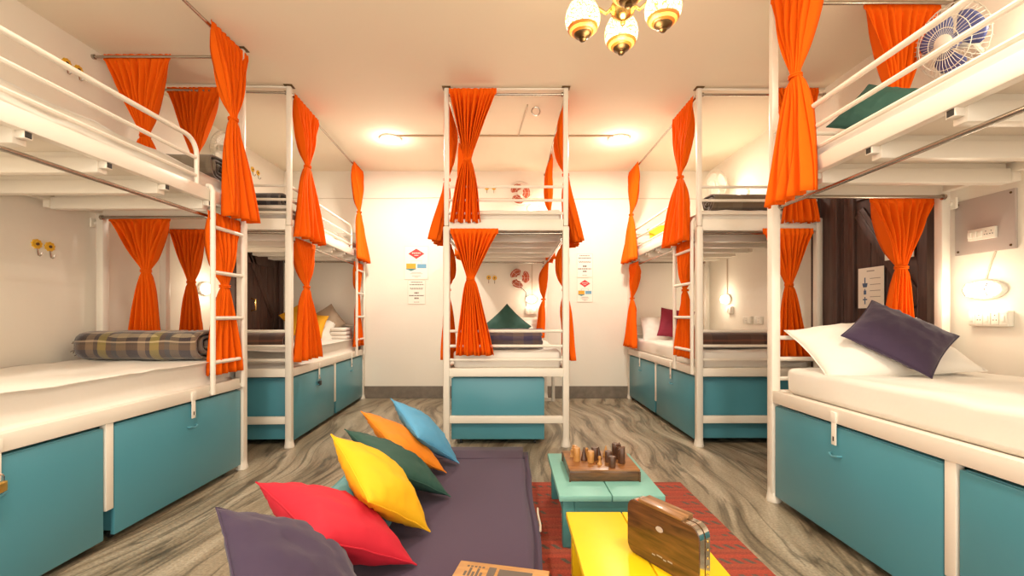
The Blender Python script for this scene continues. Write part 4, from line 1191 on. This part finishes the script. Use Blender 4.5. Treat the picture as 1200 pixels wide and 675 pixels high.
tag(hk, 'steel ring hook on the ceiling inside the middle bunk', 'hook')
for x, y, lab in ((-1.18, 4.36, 'lit round downlight on ceiling left of the middle bunk'), (1.085, 4.36, 'lit round downlight on ceiling right of the middle bunk')):
    o = thing('ceiling_light', (x, y, ZC - .001), lab, 'ceiling light', 'round ceiling downlights')
    MB().lathe([(.105, 0), (.108, -.010), (.098, -.018), (.09, -.012), (.09, 0)], 32).build('rim', M['plastic'], o)
    MB().lathe([(.092, -.011), (.06, -.016), (0, -.017)], 32).build('diffuser', M['led'], o)['label'] = 'lit diffuser'

# ------------------------------------------------------------------ chandelier
ch = thing('chandelier', (.49, 1.90, 2.30), 'brass chandelier with four lit mosaic glass globes', 'chandelier')
m = MB().lathe([(0, -.035), (.008, -.032), (.012, -.022), (.006, -.014), (.022, -.006), (.045, .012), (.055, .035), (.050, .055), (.028, .068), (.018, .085), (.024, .10), (.034, .12), (.020, .15), (.012, .20), (.012, .40), (.02, .42), (.055, .45), (.06, .468)], 28)
m.build('stem', M['brass'], ch)
for i, (dx, dy) in enumerate(((-.166, .045), (.03, .145), (.167, -.02), (-.02, -.165))):
    d = Vector((dx, dy, 0)).normalized()
    a = MB().path([d * .03 + Vector((0, 0, .06)), d * .07 + Vector((0, 0, .03)), d * .12 + Vector((0, 0, .07)), Vector((dx, dy, .14)) + d * .005, Vector((dx, dy, .165)), Vector((dx, dy, .10))], [.009, .008, .008, .007, .007, .006], 8).build('arm', M['brass'], ch)
    T = Matrix.Translation((dx, dy, .03))
    MB().lathe([(.0, .118), (.020, .115), (.036, .095), (.046, .076), (.040, .070), (.0, .068)], 20, T).build('cup', M['brass'], ch)
    g = MB().lathe([(.036, .072), (.058, .052), (.072, .022), (.077, -.005), (.074, -.030), (.066, -.048), (.0, -.048)], 26, T).build('globe', M['globe_lit'], ch)
    for (ra, za, rb, zb, mt, nm) in ((.066, -.048, .058, -.058, 'globe_orange', 'bead_band'), (.058, -.058, .047, -.067, 'globe_gold', 'gold_band'), (.047, -.067, .039, -.074, 'globe_orange', 'bead_band')):
        MB().lathe([(ra + .001, za), ((ra + rb) / 2 + .003, (za + zb) / 2), (rb + .001, zb), (0, zb)], 26, T).build(nm, M[mt], g)
    MB().lathe([(.039, -.073), (.034, -.082), (.020, -.088), (.013, -.092), (.016, -.098), (.010, -.105), (0, -.107)], 18, T).build('finial', M['bronze'], g)

# ------------------------------------------------------------------ light
def light(name, kind, loc, energy, col, size=.1, rot=(0, 0, 0), spot=None):
    L_ = bpy.data.lights.new(name, kind); L_.energy = energy; L_.color = col
    if kind == 'AREA': L_.shape = 'DISK'; L_.size = size
    else: L_.shadow_soft_size = size
    if spot: L_.spot_size = spot; L_.spot_blend = .6
    o = bpy.data.objects.new(name, L_); COL.objects.link(o); o.location = loc; o.rotation_euler = rot; return o


WARM, WHITE = (1, .80, .54), (1, .92, .78)
for i, (x, y) in enumerate(((-1.18, 4.36), (1.085, 4.36), (-1.1, .7), (1.0, .7))):  # second pair: unseen lights added as fill, with no fixtures
    light('downlight', 'AREA', (x, y, ZC - .04), 24 if i < 2 else 22, WHITE, .20)
    light('downlight_glow', 'POINT', (x, y, ZC - .12), 3.5, WHITE, .07)
for p, e in (((XR - .13, 2.245, 1.143), 1.8), ((XR - .13, 4.90, 1.19), 2.2), ((.265, YB - .13, 1.205), 1.5), ((.29, YB - .13, 2.31), 1.8), ((XR - .13, 4.55, 2.27), 2), ((XR - .13, 1.92, 2.30), 2),
             ((XL + .13, 3.95, 1.25), 2.2), ((XL + .13, 1.15, 1.17), 4)):  # last entry is the light of the added left wall lamp
    light('lamp_bulb', 'POINT', p, e, (1, .84, .62), .05)
light('chandelier_bulb', 'POINT', (.49, 1.90, 2.06), 8, WARM, .12)
w = bpy.data.worlds.new('room_light'); scn.world = w; w.use_nodes = True
w.node_tree.nodes['Background'].inputs['Color'].default_value = (1, .92, .79, 1)
w.node_tree.nodes['Background'].inputs['Strength'].default_value = 2.1

# ------------------------------------------------------------------ camera
cd = bpy.data.cameras.new('camera'); cam = bpy.data.objects.new('camera', cd); COL.objects.link(cam)
cd.sensor_width = 36; cd.sensor_fit = 'HORIZONTAL'; cd.lens = F / 1200 * 36
cd.shift_x = (600 - CX) / 1200; cd.shift_y = (HY - 337.5) / 1200
cd.clip_start = .02
cam.location = (0, 0, CH); cam.rotation_euler = (PI / 2, 0, 0)
scn.camera = cam
scn.view_settings.view_transform = 'Standard'; scn.view_settings.look = 'None'
scn.view_settings.exposure = 0.55; scn.view_settings.gamma = 1.0
scn.view_settings.use_curve_mapping = False
